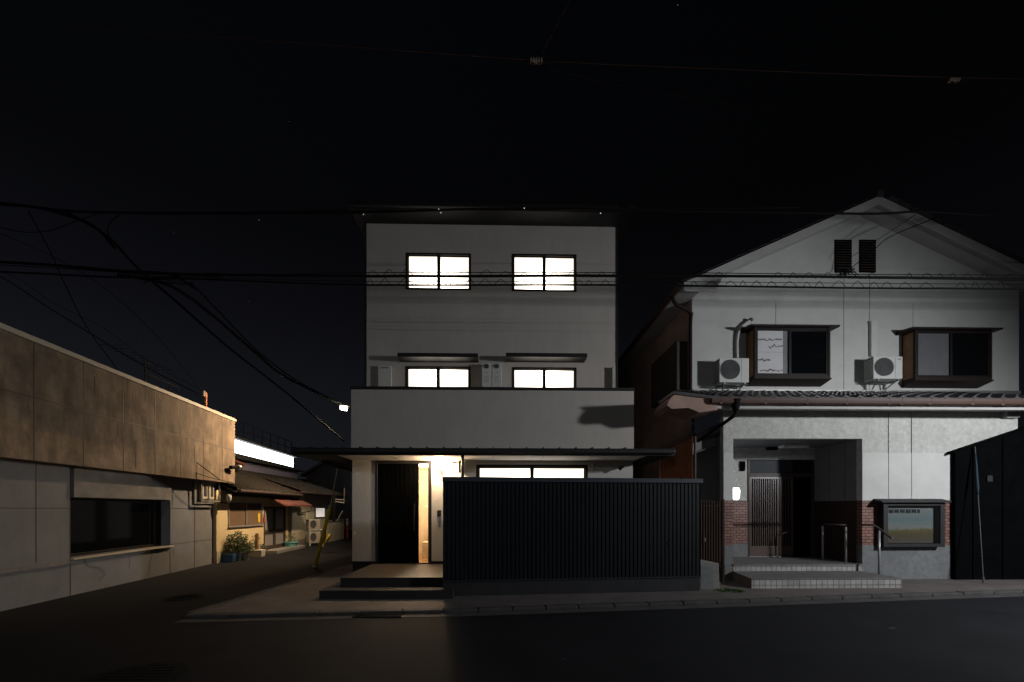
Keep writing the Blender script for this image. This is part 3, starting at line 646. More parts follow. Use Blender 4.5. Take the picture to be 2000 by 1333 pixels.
for a, b in zip(xs, xs[1:]): gb.prism([(EY-.10, zt_-.05), (EY-.12, zt_-.03), (EY-.115, zt_-.08), (EY-.10, zt_-.13), (EY-.06, zt_-.155), (EY-.01, zt_-.155), (EY+.0, zt_-.05)], a+.003, b-.003, 'x').tube([(b, EY-.055, zt_-.03), (b, EY-.055, zt_-.155)], .050, 10)
gb.build('roof_gutter', 'gutter_brown', H2)
# left end of the lower roof: pink plastered verge box and sloping side eave
def pixprism(pix, Y, dep, nm, m, par):
    mb = MB().prism([(at(x, y, Y).x, at(x, y, Y).z) for x, y in pix], Y, Y+dep, 'y'); return mb.build(nm, m, par)
pixprism([(1318,770),(1398,780),(1402,801),(1366,806),(1344,797),(1312,799),(1303,792),(1308,781)], EY-.02, .8, 'verge_box', 'pink_plaster', H2)
pixprism([(1316,764),(1400,774),(1398,779.5),(1316,769.5)], EY-.06, .9, 'verge_tiles', 'tile_roof', H2)
# hopper and slanted pipe
hp = at(1437, 790, EY-.05)
MB().lathe([(.05, -.14), (.075, -.05), (.085, .06), (.1, .07), (.1, .1)], (hp.x, hp.y, hp.z), 14).build('rain_hopper', 'iron', H2, smooth=True)
q1 = at(1358, 866, YR+.4)
MB().tube(smooth_path([(hp.x, hp.y, hp.z-.1), (hp.x, hp.y+.02, hp.z-.2), (hp.x-.1, hp.y+.1, hp.z-.3), (q1.x, q1.y, q1.z)], 5), .035, 10).build('slanted_pipe', 'iron', H2, smooth=True)
MB().box(X(1965, YR-.1), X(1990, YR-.1), YR-.12, YR-.001, Z(818, YR, 1980), Z(803, YR, 1980)).build('gutter_bracket', 'galv', H2)
# side lean-to between the houses
pixprism([(1352,886),(1414.5,863),(1414.5,824),(1352,868)], YR+.3, .9, 'side_lean_to', 'side_panel', H2)
MB().bar(at(1352, 887, YR+.26), at(1414, 864, YR+.26), .02).build('lean_to_trim', 'galv', H2)
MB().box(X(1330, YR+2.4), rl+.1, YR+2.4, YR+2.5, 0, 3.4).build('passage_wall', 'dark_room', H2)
# dark shutter box on the side wall
s0 = at(1329, 668, YV+.3)
MB().box(vl-.32, vl-.013, YV+.25, YV+2.2, Z(765, YV+.3, 1329), s0.z).build('shutter_box', 'dark_wood', H2)

# notice board (things fixed to the wall but liftable)
nb0, nb1 = X(1726, YR-.16), X(1846, YR-.16); nz0, nz1 = Z(1069, YR-.16, 1780), Z(982, YR-.16, 1780)
t = thing('notice_board', 'dark glazed notice board holding a landscape poster on the brick band', 'notice board', ((nb0+nb1)/2, YR, nz0))
MB().box(nb0, nb0+.1, YR-.16, YR-.007, nz0, nz1).box(nb1-.1, nb1, YR-.16, YR-.007, nz0, nz1).box(nb0+.1, nb1-.1, YR-.16, YR-.007, nz1-.07, nz1).box(nb0+.1, nb1-.1, YR-.16, YR-.007, nz0, nz0+.07).box(nb0+.1, nb1-.1, YR-.03, YR-.008, nz0+.07, nz1-.07).build('case', 'charcoal', t, bevel=.005)
MB().prism([(YR-.24, nz1+.0), (YR-.24, nz1+.03), (YR-.007, nz1+.085), (YR-.007, nz1+.0)], nb0-.1, nb1+.06, 'x').build('hood', 'charcoal', t)
# poster material: a hazy landscape printed on paper
pm = bpy.data.materials.new('poster_print'); nt, N, L, B = nodes(pm); B.inputs['Roughness'].default_value = .5
tc = N.new('ShaderNodeTexCoord'); sp = N.new('ShaderNodeSeparateXYZ'); L.new(tc.outputs['Generated'], sp.inputs[0])
nz = N.new('ShaderNodeTexNoise'); nz.inputs['Scale'].default_value = 7; nz.inputs['Detail'].default_value = 6; L.new(tc.outputs['Generated'], nz.inputs['Vector'])
ma = N.new('ShaderNodeMath'); ma.operation = 'MULTIPLY_ADD'; ma.inputs[1].default_value = .22; L.new(nz.outputs['Fac'], ma.inputs[0]); L.new(sp.outputs[2], ma.inputs[2])
rp = N.new('ShaderNodeValToRGB'); el_ = rp.color_ramp.elements; el_[0].position = .1; el_[0].color = (.16, .13, .12, 1); el_[1].position = 1.0; el_[1].color = (.34, .38, .38, 1)
for ps, cc in ((.34, (.16, .13, .06, 1)), (.47, (.22, .19, .07, 1)), (.54, (.36, .38, .36, 1)), (.75, (.22, .33, .34, 1))):
    q = el_.new(ps); q.color = cc
L.new(ma.outputs[0], rp.inputs[0]); L.new(rp.outputs[0], B.inputs['Base Color'])
M['poster'] = pm
pa, pb = nb0+.14, nb1-.15; p0z, p1z = nz0+.08, nz1-.09
ps = MB().box(pa, pb, YR-.04, YR-.034, p0z, p1z).build('poster', 'poster', t)
gl = MB(); rnd = random.Random(5); x = pa+.07; cw = (pb-pa)*.66/11
for i in range(11):
    zt2 = p1z-.05; hh_ = cw*1.5; ww = cw*.82
    y0, y1 = YR-.044, YR-.0405
    for k in range(3): zz = zt2-hh_*(.08+.36*k); gl.box(x, x+ww, y0, y1, zz-.011, zz)
    for k in range(2 if i % 2 else 3):
        xx = x+ww*(.1+.38*k+rnd.uniform(-.05, .05)); gl.box(xx, xx+.012, y0-.0006, y1, zt2-hh_*rnd.uniform(.7, 1), zt2-.01)
    x += cw
gl.build('poster_heading', 'ink', ps)
MB().box(nb0+.1, nb1-.1, YR-.14, YR-.136, nz0+.07, nz1-.07).build('glass_front', mat('case_glass', (.02, .02, .02), .04) if False else 'clear_glass', t)

# handrail on the steps
ht = thing('handrail', 'dark wooden handrail on steel posts beside the tiled steps', 'handrail', (X(1685, YR), YR-.3, 0))
hy_ = YR-.35
def post(px, pt, pb, Y, par, r=.024):
    a = at(px, pt, Y); b = at(px, pb, Y)
    return MB().tube([(a.x, Y, max(b.z, .02)), (a.x, Y, a.z)], r, 12).build('post', 'steel', par, smooth=True)
post(1717, 1038, 1128, hy_, ht)
pts = [at(1683, 1026, YR-.05), at(1700, 1026, hy_+.05), at(1711, 1029, hy_), at(1726, 1040, hy_-.1), at(1742, 1052, hy_-.25)]
MB().tube(smooth_path(pts, 4), .02, 10).build('rail', 'dark_wood', ht, smooth=True)
a = at(1717, 1038, hy_); MB().tube([(a.x, hy_, a.z), (a.x, hy_, a.z+.05)], .01, 8).build('rail_bracket', 'steel', ht)
p = pts[-1]; MB().tube([p, p+Vector((.01, -.01, -.008))], .024, 10).build('rail_end', 'steel', ht)
h2 = thing('handrail', 'dark handrail on two steel posts inside the shadowed porch', 'handrail', (X(1607, YR+.5), YR+.5, fz))
post(1607, 1028, 1093, YR+.5, h2, .022); post(1652, 1030, 1100, YR+.12, h2, .022)
a = at(1607, 1024, YR+.5); b = at(1652, 1026, YR+.12); c_ = at(1525, 1045, PB-.3)
MB().tube([b, a], .018, 10).build('rail', 'dark_wood', h2, smooth=True)
h3 = thing('grab_rail', 'short curved dark grab rail beside the lattice door', 'handrail', (X(1523, PB-.12), PB-.12, fz))
MB().tube(smooth_path([at(1522, 1085, PB-.1), at(1523, 1052, PB-.12), at(1530, 1042, PB-.15), at(1546, 1039, PB-.15)], 5), .016, 8).build('rail', 'dark_wood', h3, smooth=True)
MB().lathe([(.03, 0), (.03, .02)], (at(1522, 1085, PB-.1).x, PB-.1, fz)).build('foot', 'steel', h3)

# leaning pole at far right and the dark shed
sh0 = X(1868, YR-.12)
t = thing('dark_shed', 'lean-to shed with shade painted in black and a sloping roof against the white house', 'shed', (sh0, YR-.1, 0))
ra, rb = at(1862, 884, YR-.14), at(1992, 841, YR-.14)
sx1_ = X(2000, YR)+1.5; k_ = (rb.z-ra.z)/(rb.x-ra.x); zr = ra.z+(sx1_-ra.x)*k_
o = MB().prism([(sh0, 0), (sx1_, 0), (sx1_, zr-.03), (sh0, ra.z-.03+(sh0-ra.x)*k_)], YR-.1, YR-.007, 'y').build('shed_wall', 'shed_shade', t)
mb = MB()
for px in (1900, 1958): x = X(px, YR-.1); mb.box(x-.012, x+.012, YR-.12, YR-.101, 0.06, ra.z+(x-ra.x)*k_-.05)
mb.build('panel_edge', 'black', t)
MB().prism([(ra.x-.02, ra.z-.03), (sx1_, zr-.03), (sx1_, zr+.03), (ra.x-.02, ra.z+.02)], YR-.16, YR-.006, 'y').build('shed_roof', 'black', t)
w_ = at(1931, 935, YR-.1); MB().box(w_.x-.06, w_.x+.06, YR-.13, YR-.101, w_.z-.07, w_.z+.06).build('meter_box', 'charcoal', t)
a, b = at(1904, 868, YR-.14), at(1921, 1145, YR-.6); b.z = PH+.01
t = thing('leaning_pole', 'thin pale pole with rolled blue cloth leaning against the dark shed', 'pole', b)
MB().tube([b, a], .010, 8).build('shaft', 'ac_dark', t)
d = a-b; MB().tube([b+d*.62, b+d*.68, b+d*.85, b+d*.93], [.014, .026, .02, .011], 8).build('rolled_cloth', 'blue_cloth', t, smooth=True)
MB().tube([b, b+d*.04], .02, 8).build('foot', 'ac_dark', t)

# ---------------- between the houses: rusty corrugated screen, bar gate, concrete post
ry = YM-.35
t = thing('corrugated_screen', 'rust red corrugated screen with a sloping top between the two houses', 'screen', (X(1325, ry), ry, 0))
x0_, x1_ = X(1288, ry+.5), X(1354, ry); mb = MB(); vs = []; fs = []; n = 60
for i in range(n+1):
    u = i/n; x = x0_+(x1_-x0_)*u; y = ry+.5*(1-u)+(.02*math.cos(2*PI*u*13)); zt3 = Z(880, ry+.3, 1300)+(Z(850, ry, 1354)-Z(880, ry+.3, 1300))*u
    vs += [(x, y, .1), (x, y, zt3)]
for i in range(n): fs.append((2*i, 2*i+2, 2*i+3, 2*i+1))
MB().add(vs, fs).build('sheet', 'rust', t)
MB().bar((x0_, ry+.47, Z(880, ry+.3, 1300)+.02), (x1_+.05, ry-.03, Z(848, ry, 1354)+.02), .07).build('top_trim', 'dark_wood', t)
MB().tube([(x1_+.04, ry, .1), (x1_+.04, ry, Z(852, ry, 1354))], .025, 8).build('edge_post', 'dark_wood', t)
gy = 9.1; ga, gb_ = X(1370, gy), X(1411, gy)
t = thing('bar_gate', 'narrow gate of thin vertical metal bars beside the brick pillar', 'gate', (ga, gy, 0))
mb = MB(); n = 9
for i in range(n): x = ga+(gb_-ga)*i/(n-1); mb.box(x-.007, x+.007, gy-.007, gy+.007, Z(1108, gy, 1390), Z(978, gy, 1390))
mb.build('gate_bars', 'door_bar', t)
MB().box(ga, gb_, gy+.008, gy+.03, Z(990, gy, 1390), Z(986, gy, 1390)).box(ga, gb_, gy+.008, gy+.03, Z(1104, gy, 1390), Z(1098, gy, 1390)).each('gate_rails', 'brown_metal', t)
MB().box(gb_-.005, gb_+.035, gy-.02, gy+.03, .05, Z(975, gy, 1411)).build('gate_post', 'brown_metal', t)
MB().tube([(ga+.05, gy-.02, 1.0), (ga+.05, gy-.05, 1.0), (ga+.05, gy-.05, .93)], .012, 8).build('latch', 'steel', t)
cp0 = G(1372, 1164); cY = 8.6
t = thing('concrete_post', 'low weathered concrete block post at the end of the dark fence', 'post', (X(1385, cY), cY, 0))
a0, a1 = X(1366, cY), X(1404, cY)
MB().prism([(a0, 0), (a1+.02, 0), (a1, Z(1098, cY, 1385)-.03), (a0+.01, Z(1094, cY, 1385))], cY, cY+.2, 'y').build('block', 'concrete', t, bevel=.015)
MB().prism([(a0+.02, .02), (a1-.1, .02), (a1-.12, Z(1108, cY, 1385)), (a0+.03, Z(1104, cY, 1385))], cY-.004, cY-.001, 'y').build('render_patch', 'dado', t)
# weeds by the step
def weedclump(cx, cy, r, n, h, name, label, cat, m='weed'):
    mb = MB(); rnd = random.Random(int(cx*100))
    for i in range(n):
        a = rnd.uniform(0, 2*PI); d = r*math.sqrt(rnd.random()); x, y = cx+d*math.cos(a)*1.6, cy+d*math.sin(a); b = rnd.uniform(0, 2*PI); hh_ = h*rnd.uniform(.4, 1); l = rnd.uniform(.01, .05)
        p = Vector((x, y, .0)); q = p+Vector((math.cos(b)*l, math.sin(b)*l, hh_)); s = Vector((-math.sin(b), math.cos(b), 0))*.008
        mb.add([p-s, p+s, q+s*.7, q-s*.7+Vector((math.cos(b)*.02, math.sin(b)*.02, -.01))], [(0,1,2,3)])
    o = mb.build(name, m); o['kind'] = 'stuff'; o['label'] = label; o['category'] = cat; return o
p = G(1425, 1160); q = G(1475, 1158)
weedclump(p.x, p.y, .17, 260, .09, 'weeds', 'low green weeds growing at the foot of the concrete post', 'weeds')
weedclump(q.x, q.y+.0, .09, 90, .06, 'weeds', 'small tuft of weeds beside the lower tiled step', 'weeds')

# ------------------------------------------------------------------ air conditioners
def ac_proto(name, label, group, body, wdt=.80, hgt=.58, dep=.30, feet=True):
    t = thing(name, label, 'air conditioner', (0, 0, 0), 0, group)
    MB().box(0, wdt, -dep, 0, 0, hgt).build('casing', body, t, bevel=.015)
    cx, cz, r = wdt*.36, hgt*.52, hgt*.40
    MB().tube([(cx, -dep-.001, cz), (cx, -dep-.006, cz)], r, 28).build('fan_opening', 'ac_dark', t)
    g = MB()
    for k in (1, .78, .56, .34, .14):
        pts = [(cx+r*k*math.cos(2*PI*i/28), -dep-.016, cz+r*k*math.sin(2*PI*i/28)) for i in range(29)]; g.tube(pts, .0035, 4)
    for i in range(-8, 9):
        x = i/9*r; h = math.sqrt(r*r-x*x); g.box(cx+x-.003, cx+x+.003, -dep-.014, -dep-.009, cz-h, cz+h)
    g.build('fan_grille', 'grille_grey', t)
    f = MB(); n = 13
    for i in range(n):
        z = .05+i*(hgt-.1)/n; f.box(-.012, -.002, -dep+.03, -.03, z, z+.02)
    f.build('side_fins', body, t)
    MB().box(-.0018, -.0008, -dep+.02, -.02, .03, hgt-.03).build('side_recess', 'ac_dark', t)
    MB().box(wdt*.74, wdt*.745, -dep-.003, -dep-.0005, .02, hgt-.02).build('panel_seam', 'ac_dark', t)
    if feet:
        b = MB()
        for x in (.12, wdt-.12):
            b.bar((x, -dep-.02, -.03), (x, .1, -.03), .03); b.bar((x, -dep+.02, -.03), (x+(.1 if x < .4 else -.05), -.0, -.19), .025); b.bar((x, .08, -.03), (x, .08, -.25), .03)
        b.bar((.02, -dep+.04, -.035), (wdt-.02, -dep+.04, -.035), .025).bar((.02, -.04, -.035), (wdt-.02, -.04, -.035), .025)
        b.build('bracket', 'galv', t)
    return t
gp = 'air conditioners above the lower tiled roof'
p = at(1405, 747, YV-.42)
ac = ac_proto('air_conditioner', 'white air conditioner with cream grille under the left bay window', gp, 'ac_white', .74, .60)
ac2 = dup(ac, None, at(1706, 740, YV-.42)+Vector((0, .30, 0)), 'white air conditioner with grey marked panel between the two bay windows')
ac.location = p+Vector((0, .30, 0))
ac2.scale = (1.0, 1, .93)
m_ = MB().box(.60, .70, -.3035, -.3005, .50, .54).build('marking', 'galv'); m_.parent = ac2
# refrigerant pipes / ducts
t = thing('pipe_duct', 'pale slanting pipe duct rising from the left air conditioner', 'duct', at(1443, 700, YV-.06))
MB().tube(smooth_path([at(1440, 700, YV-.06), at(1440, 665, YV-.06), at(1446, 642, YV-.08), at(1466, 625, YV-.1)], 5), .035, 10).build('duct', 'ac_white', t, smooth=True)
MB().lathe([(.05, -.03), (.06, 0), (.05, .03)], tuple(at(1466, 625, YV-.1)), 12).build('duct_cap', 'ac_dark', t, smooth=True)
t = thing('pipe_duct', 'pale straight pipe duct rising from the air conditioner between windows', 'duct', at(1705, 700, YV-.05))
a, b = at(1700, 697, YV-.05), at(1711, 629, YV-.05)
MB().box(a.x, b.x, YV-.08, YV-.001, a.z, b.z).build('duct', 'ac_white', t, bevel=.012)
MB().box(a.x-.01, b.x+.01, YV-.09, YV-.001, b.z-.06, b.z+.012).build('duct_cap', 'ac_white', t, bevel=.01)

# ------------------------------------------------------------------ left building
P0, P1 = G(0, 1195), G(420, 1100); LB = Fr(P0, P1)
t = thing('concrete_building', 'low long building with a stained projecting upper band and grey panels', 'building', (P0.x, P0.y, 0), LB.a)
OF = -.34  # upper band stands out over the lane
sE = LB.s(459, OF); s0_ = -8.0; sW = LB.s(422)
zT, zBt = LB.z(459, 818, OF), LB.z(459, 945, OF)
zT0, zB0 = LB.z(0, 632, OF), LB.z(0, 892, OF)
zT = (zT+zT0)/2; zBt = (zBt+zB0)/2
ub = MB(LB).box(s0_, sE, OF, 6, zBt, zT-.09).build('upper_band', 'board_render', t)
MB(LB).box(s0_, sE+.03, OF-.03, 6.02, zT-.089, zT).build('coping', 'coping', ub, bevel=.01)
jm = MB(LB)
for px in (-120, -10, 66, 163, 241, 303, 353, 397, 434): s = LB.s(px, OF); jm.box(s-.008, s+.008, OF-.004, OF-.001, zBt, zT-.092)
zm = LB.z(241, 823, OF); jm.box(s0_, sE-.001, OF-.0035, OF-.001, zm-.006, zm+.006)
jm.build('panel_joint', 'dark_wood', ub)
sk = MB(LB); rnd = random.Random(11)
for (px, pa_, pb_) in ((185, 735, 775), (285, 812, 838), (362, 806, 838), (380, 870, 905), (265, 860, 915), (230, 826, 850)):
    s = LB.s(px, OF); sk.box(s-.006, s+.006, OF-.003, OF-.0012, LB.z(px, pb_, OF), LB.z(px, pa_, OF))
for i in range(34):
    px = rnd.uniform(240, 450); s = LB.s(px, OF); z = rnd.uniform(zBt+.3, zT-.3); l = rnd.uniform(.05, .35); sk.box(s-.003, s+.003, OF-.0026, OF-.0012, z, z+l)
sk.build('drip_stain', 'brown_metal', ub)
wa, wb = LB.s(137), LB.s(332); hz0, hz1 = LB.z(332, 1072), LB.z(332, 978)
hz1b = LB.z(137, 972); hz0b = LB.z(137, 1082); hz1 = (hz1+hz1b)/2; hz0 = (hz0+hz0b)/2
zhead = LB.z(240, 920)
MB(LB).wall(s0_, sW, 0, zBt-.001, 0, [(wa, wb, hz0, hz1)], .3).box(s0_, sW, 5.8, 5.9, 0, zBt-.001).box(sW-.1, sW-.001, .301, 5.8, 0, zBt-.001).build('lower_wall', 'grey_panel', t)
jm = MB(LB)
for px in (-60, 70, 380): s = LB.s(px); jm.box(s-.006, s+.006, -.005, -.001, hz0 if px < 380 else .0, zBt)
zmj = LB.z(70, 993); jm.box(s0_, wa-.02, -.0055, -.001, zmj-.006, zmj+.006).box(wb+.02, sW-.01, -.0055, -.001, zmj-.006, zmj+.006)
jm.box(wb+.02, sW-.01, -.0055, -.001, LB.z(380, 1058)-.005, LB.z(380, 1058)+.005)
for px in (137, 332): s = LB.s(px); jm.box(s-.006, s+.006, -.006, -.001, 0, zBt)
jm.build('panel_joint', 'dark_wood', t)
MB(LB).box(wa+.02, wb-.02, -.05, -.002, hz1+.01, zhead).build('window_lintel', 'concrete', t)
zsil = LB.z(60, 1104)
MB(LB).box(s0_, wa-.02, -.05, -.002, hz0-.10, hz0-.04).build('sill_band', 'concrete', t)
so = MB(LB).box(wa-.02, wb+.02, -.08, .29, hz0-.035, hz0-.001).build('window_sill', 'coping', t, bevel=.006)
wf = MB(LB).box(wa, wa+.05, .2, .27, hz0, hz1).box(wb-.05, wb, .2, .27, hz0, hz1).box(wa+.05, wb-.05, .2, .27, hz1-.05, hz1).box(wa+.05, wb-.05, .2, .27, hz0, hz0+.05)
s_ = LB.s(302, .2); wf.box(s_-.025, s_+.025, .2, .26, hz0+.05, hz1-.05)
wf.build('window', 'frame_bronze', t)
MB(LB).box(wa+.05, wb-.05, .235, .24, hz0+.05, hz1-.05).build('window_pane', 'dark_glass', t)
MB(LB).box(wa, wb, .9, .92, hz0, hz1).build('dark_room', 'black', t)
# cracks and repairs on the lower wall
def crack(pix, w0, m='ink'):
    pts = [LB.sz(*p) for p in pix]; up = [(s, z) for s, z in pts]; n = len(pts); rnd = random.Random(int(pix[0][0]))
    ws = [w0*(1-abs(i/(n-1)-.4))*rnd.uniform(.6, 1.3)+.002 for i in range(n)]
    mb = MB(LB)
    for i in range(n-1):
        (a, b), (c, d) = pts[i], pts[i+1]; dx, dz = c-a, d-b; l = math.hypot(dx, dz) or 1; nx, nz_ = -dz/l, dx/l
        mb.prism([(a-nx*ws[i], b-nz_*ws[i]), (c-nx*ws[i+1], d-nz_*ws[i+1]), (c+nx*ws[i+1], d+nz_*ws[i+1]), (a+nx*ws[i], b+nz_*ws[i])], -.0035-i*.0001, -.001, 'y')
    return mb
M['crack_fill'] = mat('crack_fill', (.14, .15, .17), .9)
crack([(162, 1091), (166, 1098), (170, 1105), (180, 1108), (194, 1110), (201, 1116), (205, 1121), (199, 1128), (194, 1135)], .03, 'x').build('crack', 'crack_fill', t)
crack([(252, 1080), (253, 1092), (254, 1100), (251, 1112)], .018).build('crack', 'crack_fill', t)
crack([(297, 1076), (295, 1092), (292, 1104), (289, 1125)], .018).build('crack', 'crack_fill', t)
crack([(337, 1070), (340, 1080), (339, 1092)], .012).build('crack', 'crack_fill', t)
# meter box
mo = -.34
a, za = LB.sz(388, 946, mo+.1); b, zb = LB.sz(430, 980, mo+.1)
m1 = thing('meter_box', 'open metal frame holding two electricity meters under the projecting band', 'meter', LB.w((a, 0, zb)), LB.a)
zt4 = zBt-.002; zb4 = LB.z(405, 980, -.2)
sa, sb = LB.s(392, -.2), LB.s(429, -.2)
MB(LB).box(sa, sb, -.22, -.18, zb4, zb4+.03).box(sa, sb, -.22, -.18, zt4-.03, zt4).box(sa, sa+.025, -.22, -.18, zb4+.03, zt4-.03).box(sb-.025, sb, -.22, -.18, zb4+.03, zt4-.03).box(sa, sb, -.05, -.007, zb4-.06, zt4).build('frame', 'galv', m1)
for px in (404, 417):
    s = LB.s(px, -.2)
    mm = MB(LB).box(s-.13, s+.13, -.16, -.051, zb4+.06, zt4-.05).build('meter', 'meter_face', m1, bevel=.03)
    MB(LB).box(s-.06, s+.06, -.168, -.161, zb4+.14, zt4-.12).build('meter_window', 'ink', mm)
# corner security camera
s, z = LB.sz(446, 914, OF)
cm = thing('security_camera', 'dark security camera on the corner of the stained band', 'camera', LB.w((s, OF, z)), LB.a)
MB(LB).lathe([(.04, -.03), (.05, .0), (.04, .03)], (s-.1, OF-.05, z-.08)).tube([(s-.1, OF, z-.05), (s-.1, OF-.12, z)], .02, 8).build('bracket', 'iron', cm)
MB(LB).tube([(s-.12, OF-.12, z+.0), (s+.16, OF-.2, z+.04)], .055, 12).build('camera_body', 'iron', cm)
MB(LB).tube([(s+.16, OF-.2, z+.04), (s+.24, OF-.22, z+.05)], .06, 12).build('sunshade', 'galv', cm)
# graffiti-like green stain
# rooftop antenna, rail, pole insulator behind coping
s = LB.s(283, 1.2); zr0 = zT-.05; top = LB.z(283, 706, 1.2)
an = thing('roof_antenna', 'thin television antenna on the flat roof of the stained building', 'antenna', LB.w((s, 1.2, zr0)), LB.a)
MB(LB).tube([(s, 1.2, zr0), (s, 1.2, top)], .02, 6).build('mast', 'iron', an)
mb = MB(LB).tube([(s-1.3, 1.2, top), (s+.9, 1.2, top)], .008, 5)
for i in range(9): mb.tube([(s-1.2+i*.24, .95, top), (s-1.2+i*.24, 1.45, top)], .006, 5)
mb.build('elements', 'iron', an); MB(LB).box(s-.3, s+.1, 1.25, 1.5, zr0, zr0+.35).build('junction_box', 'iron', an)
rl_ = thing('roof_rail', 'low dark railing along the roof behind the coping', 'railing', LB.w((LB.s(290, 1), 1, zr0)), LB.a)
a_, b_ = LB.s(290, 1), LB.s(348, 1); zz = LB.z(320, 745, 1)
mb = MB(LB).tube([(a_, 1, zz), (b_, 1, zz)], .012, 6)
for i in range(4): x = a_+(b_-a_)*i/3; mb.tube([(x, 1, zr0-.1), (x, 1, zz)], .012, 6)
mb.build('rail', 'iron', rl_)
s, z = LB.sz(402, 790, .6)
ip_ = thing('insulator_post', 'rusty post with a white glinting insulator on the roof edge', 'post', LB.w((s, .6, zT-.2)), LB.a)
MB(LB).box(s-.02, s+.04, .58, .64, zT-.2, LB.z(402, 766, .6)).build('post', 'rust', ip_)
z = LB.z(396, 768, .6); MB(LB).lathe([(.03, -.09), (.06, -.05), (.035, -.03), (.06, .01), (.035, .03), (.05, .07)], (s-.12, .6, z)).build('insulator', 'porcelain', ip_, smooth=True)

# ------------------------------------------------------------------ alley houses
A0 = G(422, 1101); d = Vector((ray(950)[0], ray(950)[1], 0)).normalized(); AL = Fr(A0, A0+d*10)
sA, sB = 0.02, AL.s(563)
y_ = thing('yellow_house', 'small yellow plastered house with tiled roof in the alley', 'house', (A0.x, A0.y, 0), AL.a)
e_ = AL.z(440, 957, -.4); wtop = max(AL.z(450, 966), AL.z(555, 972))
wz = [AL.s(445), AL.s(512), AL.z(478, 1029), AL.z(478, 981)]
dr = [AL.s(515), AL.s(557), .12, AL.z(536, 990)]
MB(AL).wall(sA, sB, 0, wtop+.1, 0, [tuple(wz), tuple(dr)], .1).box(sA, sA+.1, .101, 4, 0, wtop+.1).box(sB-.1, sB, .101, 4, 0, wtop+.1).build('wall', 'yellow_wall', y_)
MB(AL).box(sA, wz[1]+.2, -.012, -.002, 0, AL.z(460, 1072)).build('dado', 'cream_wall', y_)
def awin(par, a, b, c, d_, panem, fr_, fm='alu'):
    w = MB(fr_).box(a, b, -.03, .05, d_-.035, d_).box(a-.02, b+.02, -.05, .05, c, c+.04).box(a, a+.035, -.03, .05, c+.04, d_-.035).box(b-.035, b, -.03, .05, c+.04, d_-.035).box((a+b)/2-.025, (a+b)/2+.025, -.02, .04, c+.04, d_-.035).build('window', fm, par)
    MB(fr_).box(a+.035, (a+b)/2-.025, .02, .024, c+.04, d_-.035).build('pane', panem, w); MB(fr_).box((a+b)/2+.025, b-.035, .012, .016, c+.04, d_-.035).build('pane', panem, w)
    return w
M['warm_glass'] = glassmat('warm_glass', (.20, .13, .075), .12)
w = awin(y_, *wz, 'warm_glass', AL)
MB(AL).box(wz[0]+.25, (wz[0]+wz[1])/2-.06, .018, .0195, wz[2]+.06, wz[3]-.14).box((wz[0]+wz[1])/2+.1, wz[1]-.3, .0095, .0118, wz[2]+.06, wz[3]-.16).each('cardboard', 'cardboard', w)
MB(AL).box(wz[1]-.26, wz[1]-.14, .006, .009, wz[2]+.12, wz[2]+.42).build('yellow_sticker', 'yellow_guard', w)
dd = MB(AL).box(dr[0], dr[0]+.05, -.02, .05, dr[2], dr[3]).box(dr[1]-.1, dr[1], -.02, .05, dr[2], dr[3]).box(dr[0]+.05, dr[1]-.1, -.02, .05, dr[3]-.07, dr[3])
mid = (dr[0]+dr[1]-.05)/2
dd.box(mid-.07, mid+.07, -.01, .05, dr[2], dr[3]-.07); zmid = dr[2]+(dr[3]-dr[2])*.42
dd.box(dr[0]+.05, dr[1]-.1, -.008, .05, zmid-.06, zmid+.06).box(dr[0]+.05, dr[1]-.1, -.008, .05, dr[2], dr[2]+.14)
do2 = dd.build('sliding_door', 'dark_wood', y_)
MB(AL).box(dr[0]+.05, dr[1]-.1, .03, .034, dr[2]+.14, dr[3]-.07).build('door_glass', 'frost_glass', do2)
s = AL.s(514); MB(AL).box(s-.06, s+.02, -.06, -.001, AL.z(514, 1020), AL.z(514, 1011)).build('mail_slot', 'red_sign', y_)
MB(AL).box(dr[0]-.1, dr[1]+.7, -.5, -.003, 0, .12).build('door_step', 'concrete', y_, bevel=.01)
# roofs
def troof(par, fr_, a, b, ye, ze, yr, zr_, m='old_tile', nm='roof'):
    mb = MB(); P = fr_.w((a, ye, ze)); ux = fr_.x; uy = fr_.y*(yr-ye)+Vector((0, 0, zr_-ze)); tile_field(mb, P, ux, uy, b-a, uy.length, .28, .26, .03)
    # flip is harmless: closed underside board
    o = mb.build(nm, m, par)
    MB(fr_).prism([(ye+.03, ze-.12), (ye+.03, ze-.05), (yr, zr_-.05), (yr, zr_-.12)], a+.02, b-.02, 'x').build('roof_board', 'dark_wood', par)
    return o
zr1 = AL.z(470, 905, 2.2)
r1 = troof(y_, AL, .3, sB+.25, -.42, e_+.06, 1.9, e_+1.0)
MB(AL).tube([(.4, -.46, e_+.0), (sB+.2, -.46, e_-.0)], .045, 8).build('eave_gutter', 'dark_wood', y_)
MB(AL).prism([(-.2, e_-.16), (-.2, e_-.1), (.001, e_-.06), (.001, e_-.16)], sA+.5, sB, 'x').build('eave_board', 'dark_wood', y_)
r2 = troof(y_, AL, -.5, sB-.8, 1.3, e_+1.05, 3.4, e_+2.0, nm='upper_roof')
MB(AL).box(-.3, sB-1.0, 1.7, 1.8, e_+.5, e_+1.15).build('upper_wall', 'dark_wood', y_)
MB(AL).bar((sB-.8, 1.28, e_+1.1), (sB-.8, 3.4, e_+2.05), .1).build('verge', 'awning_red', y_)
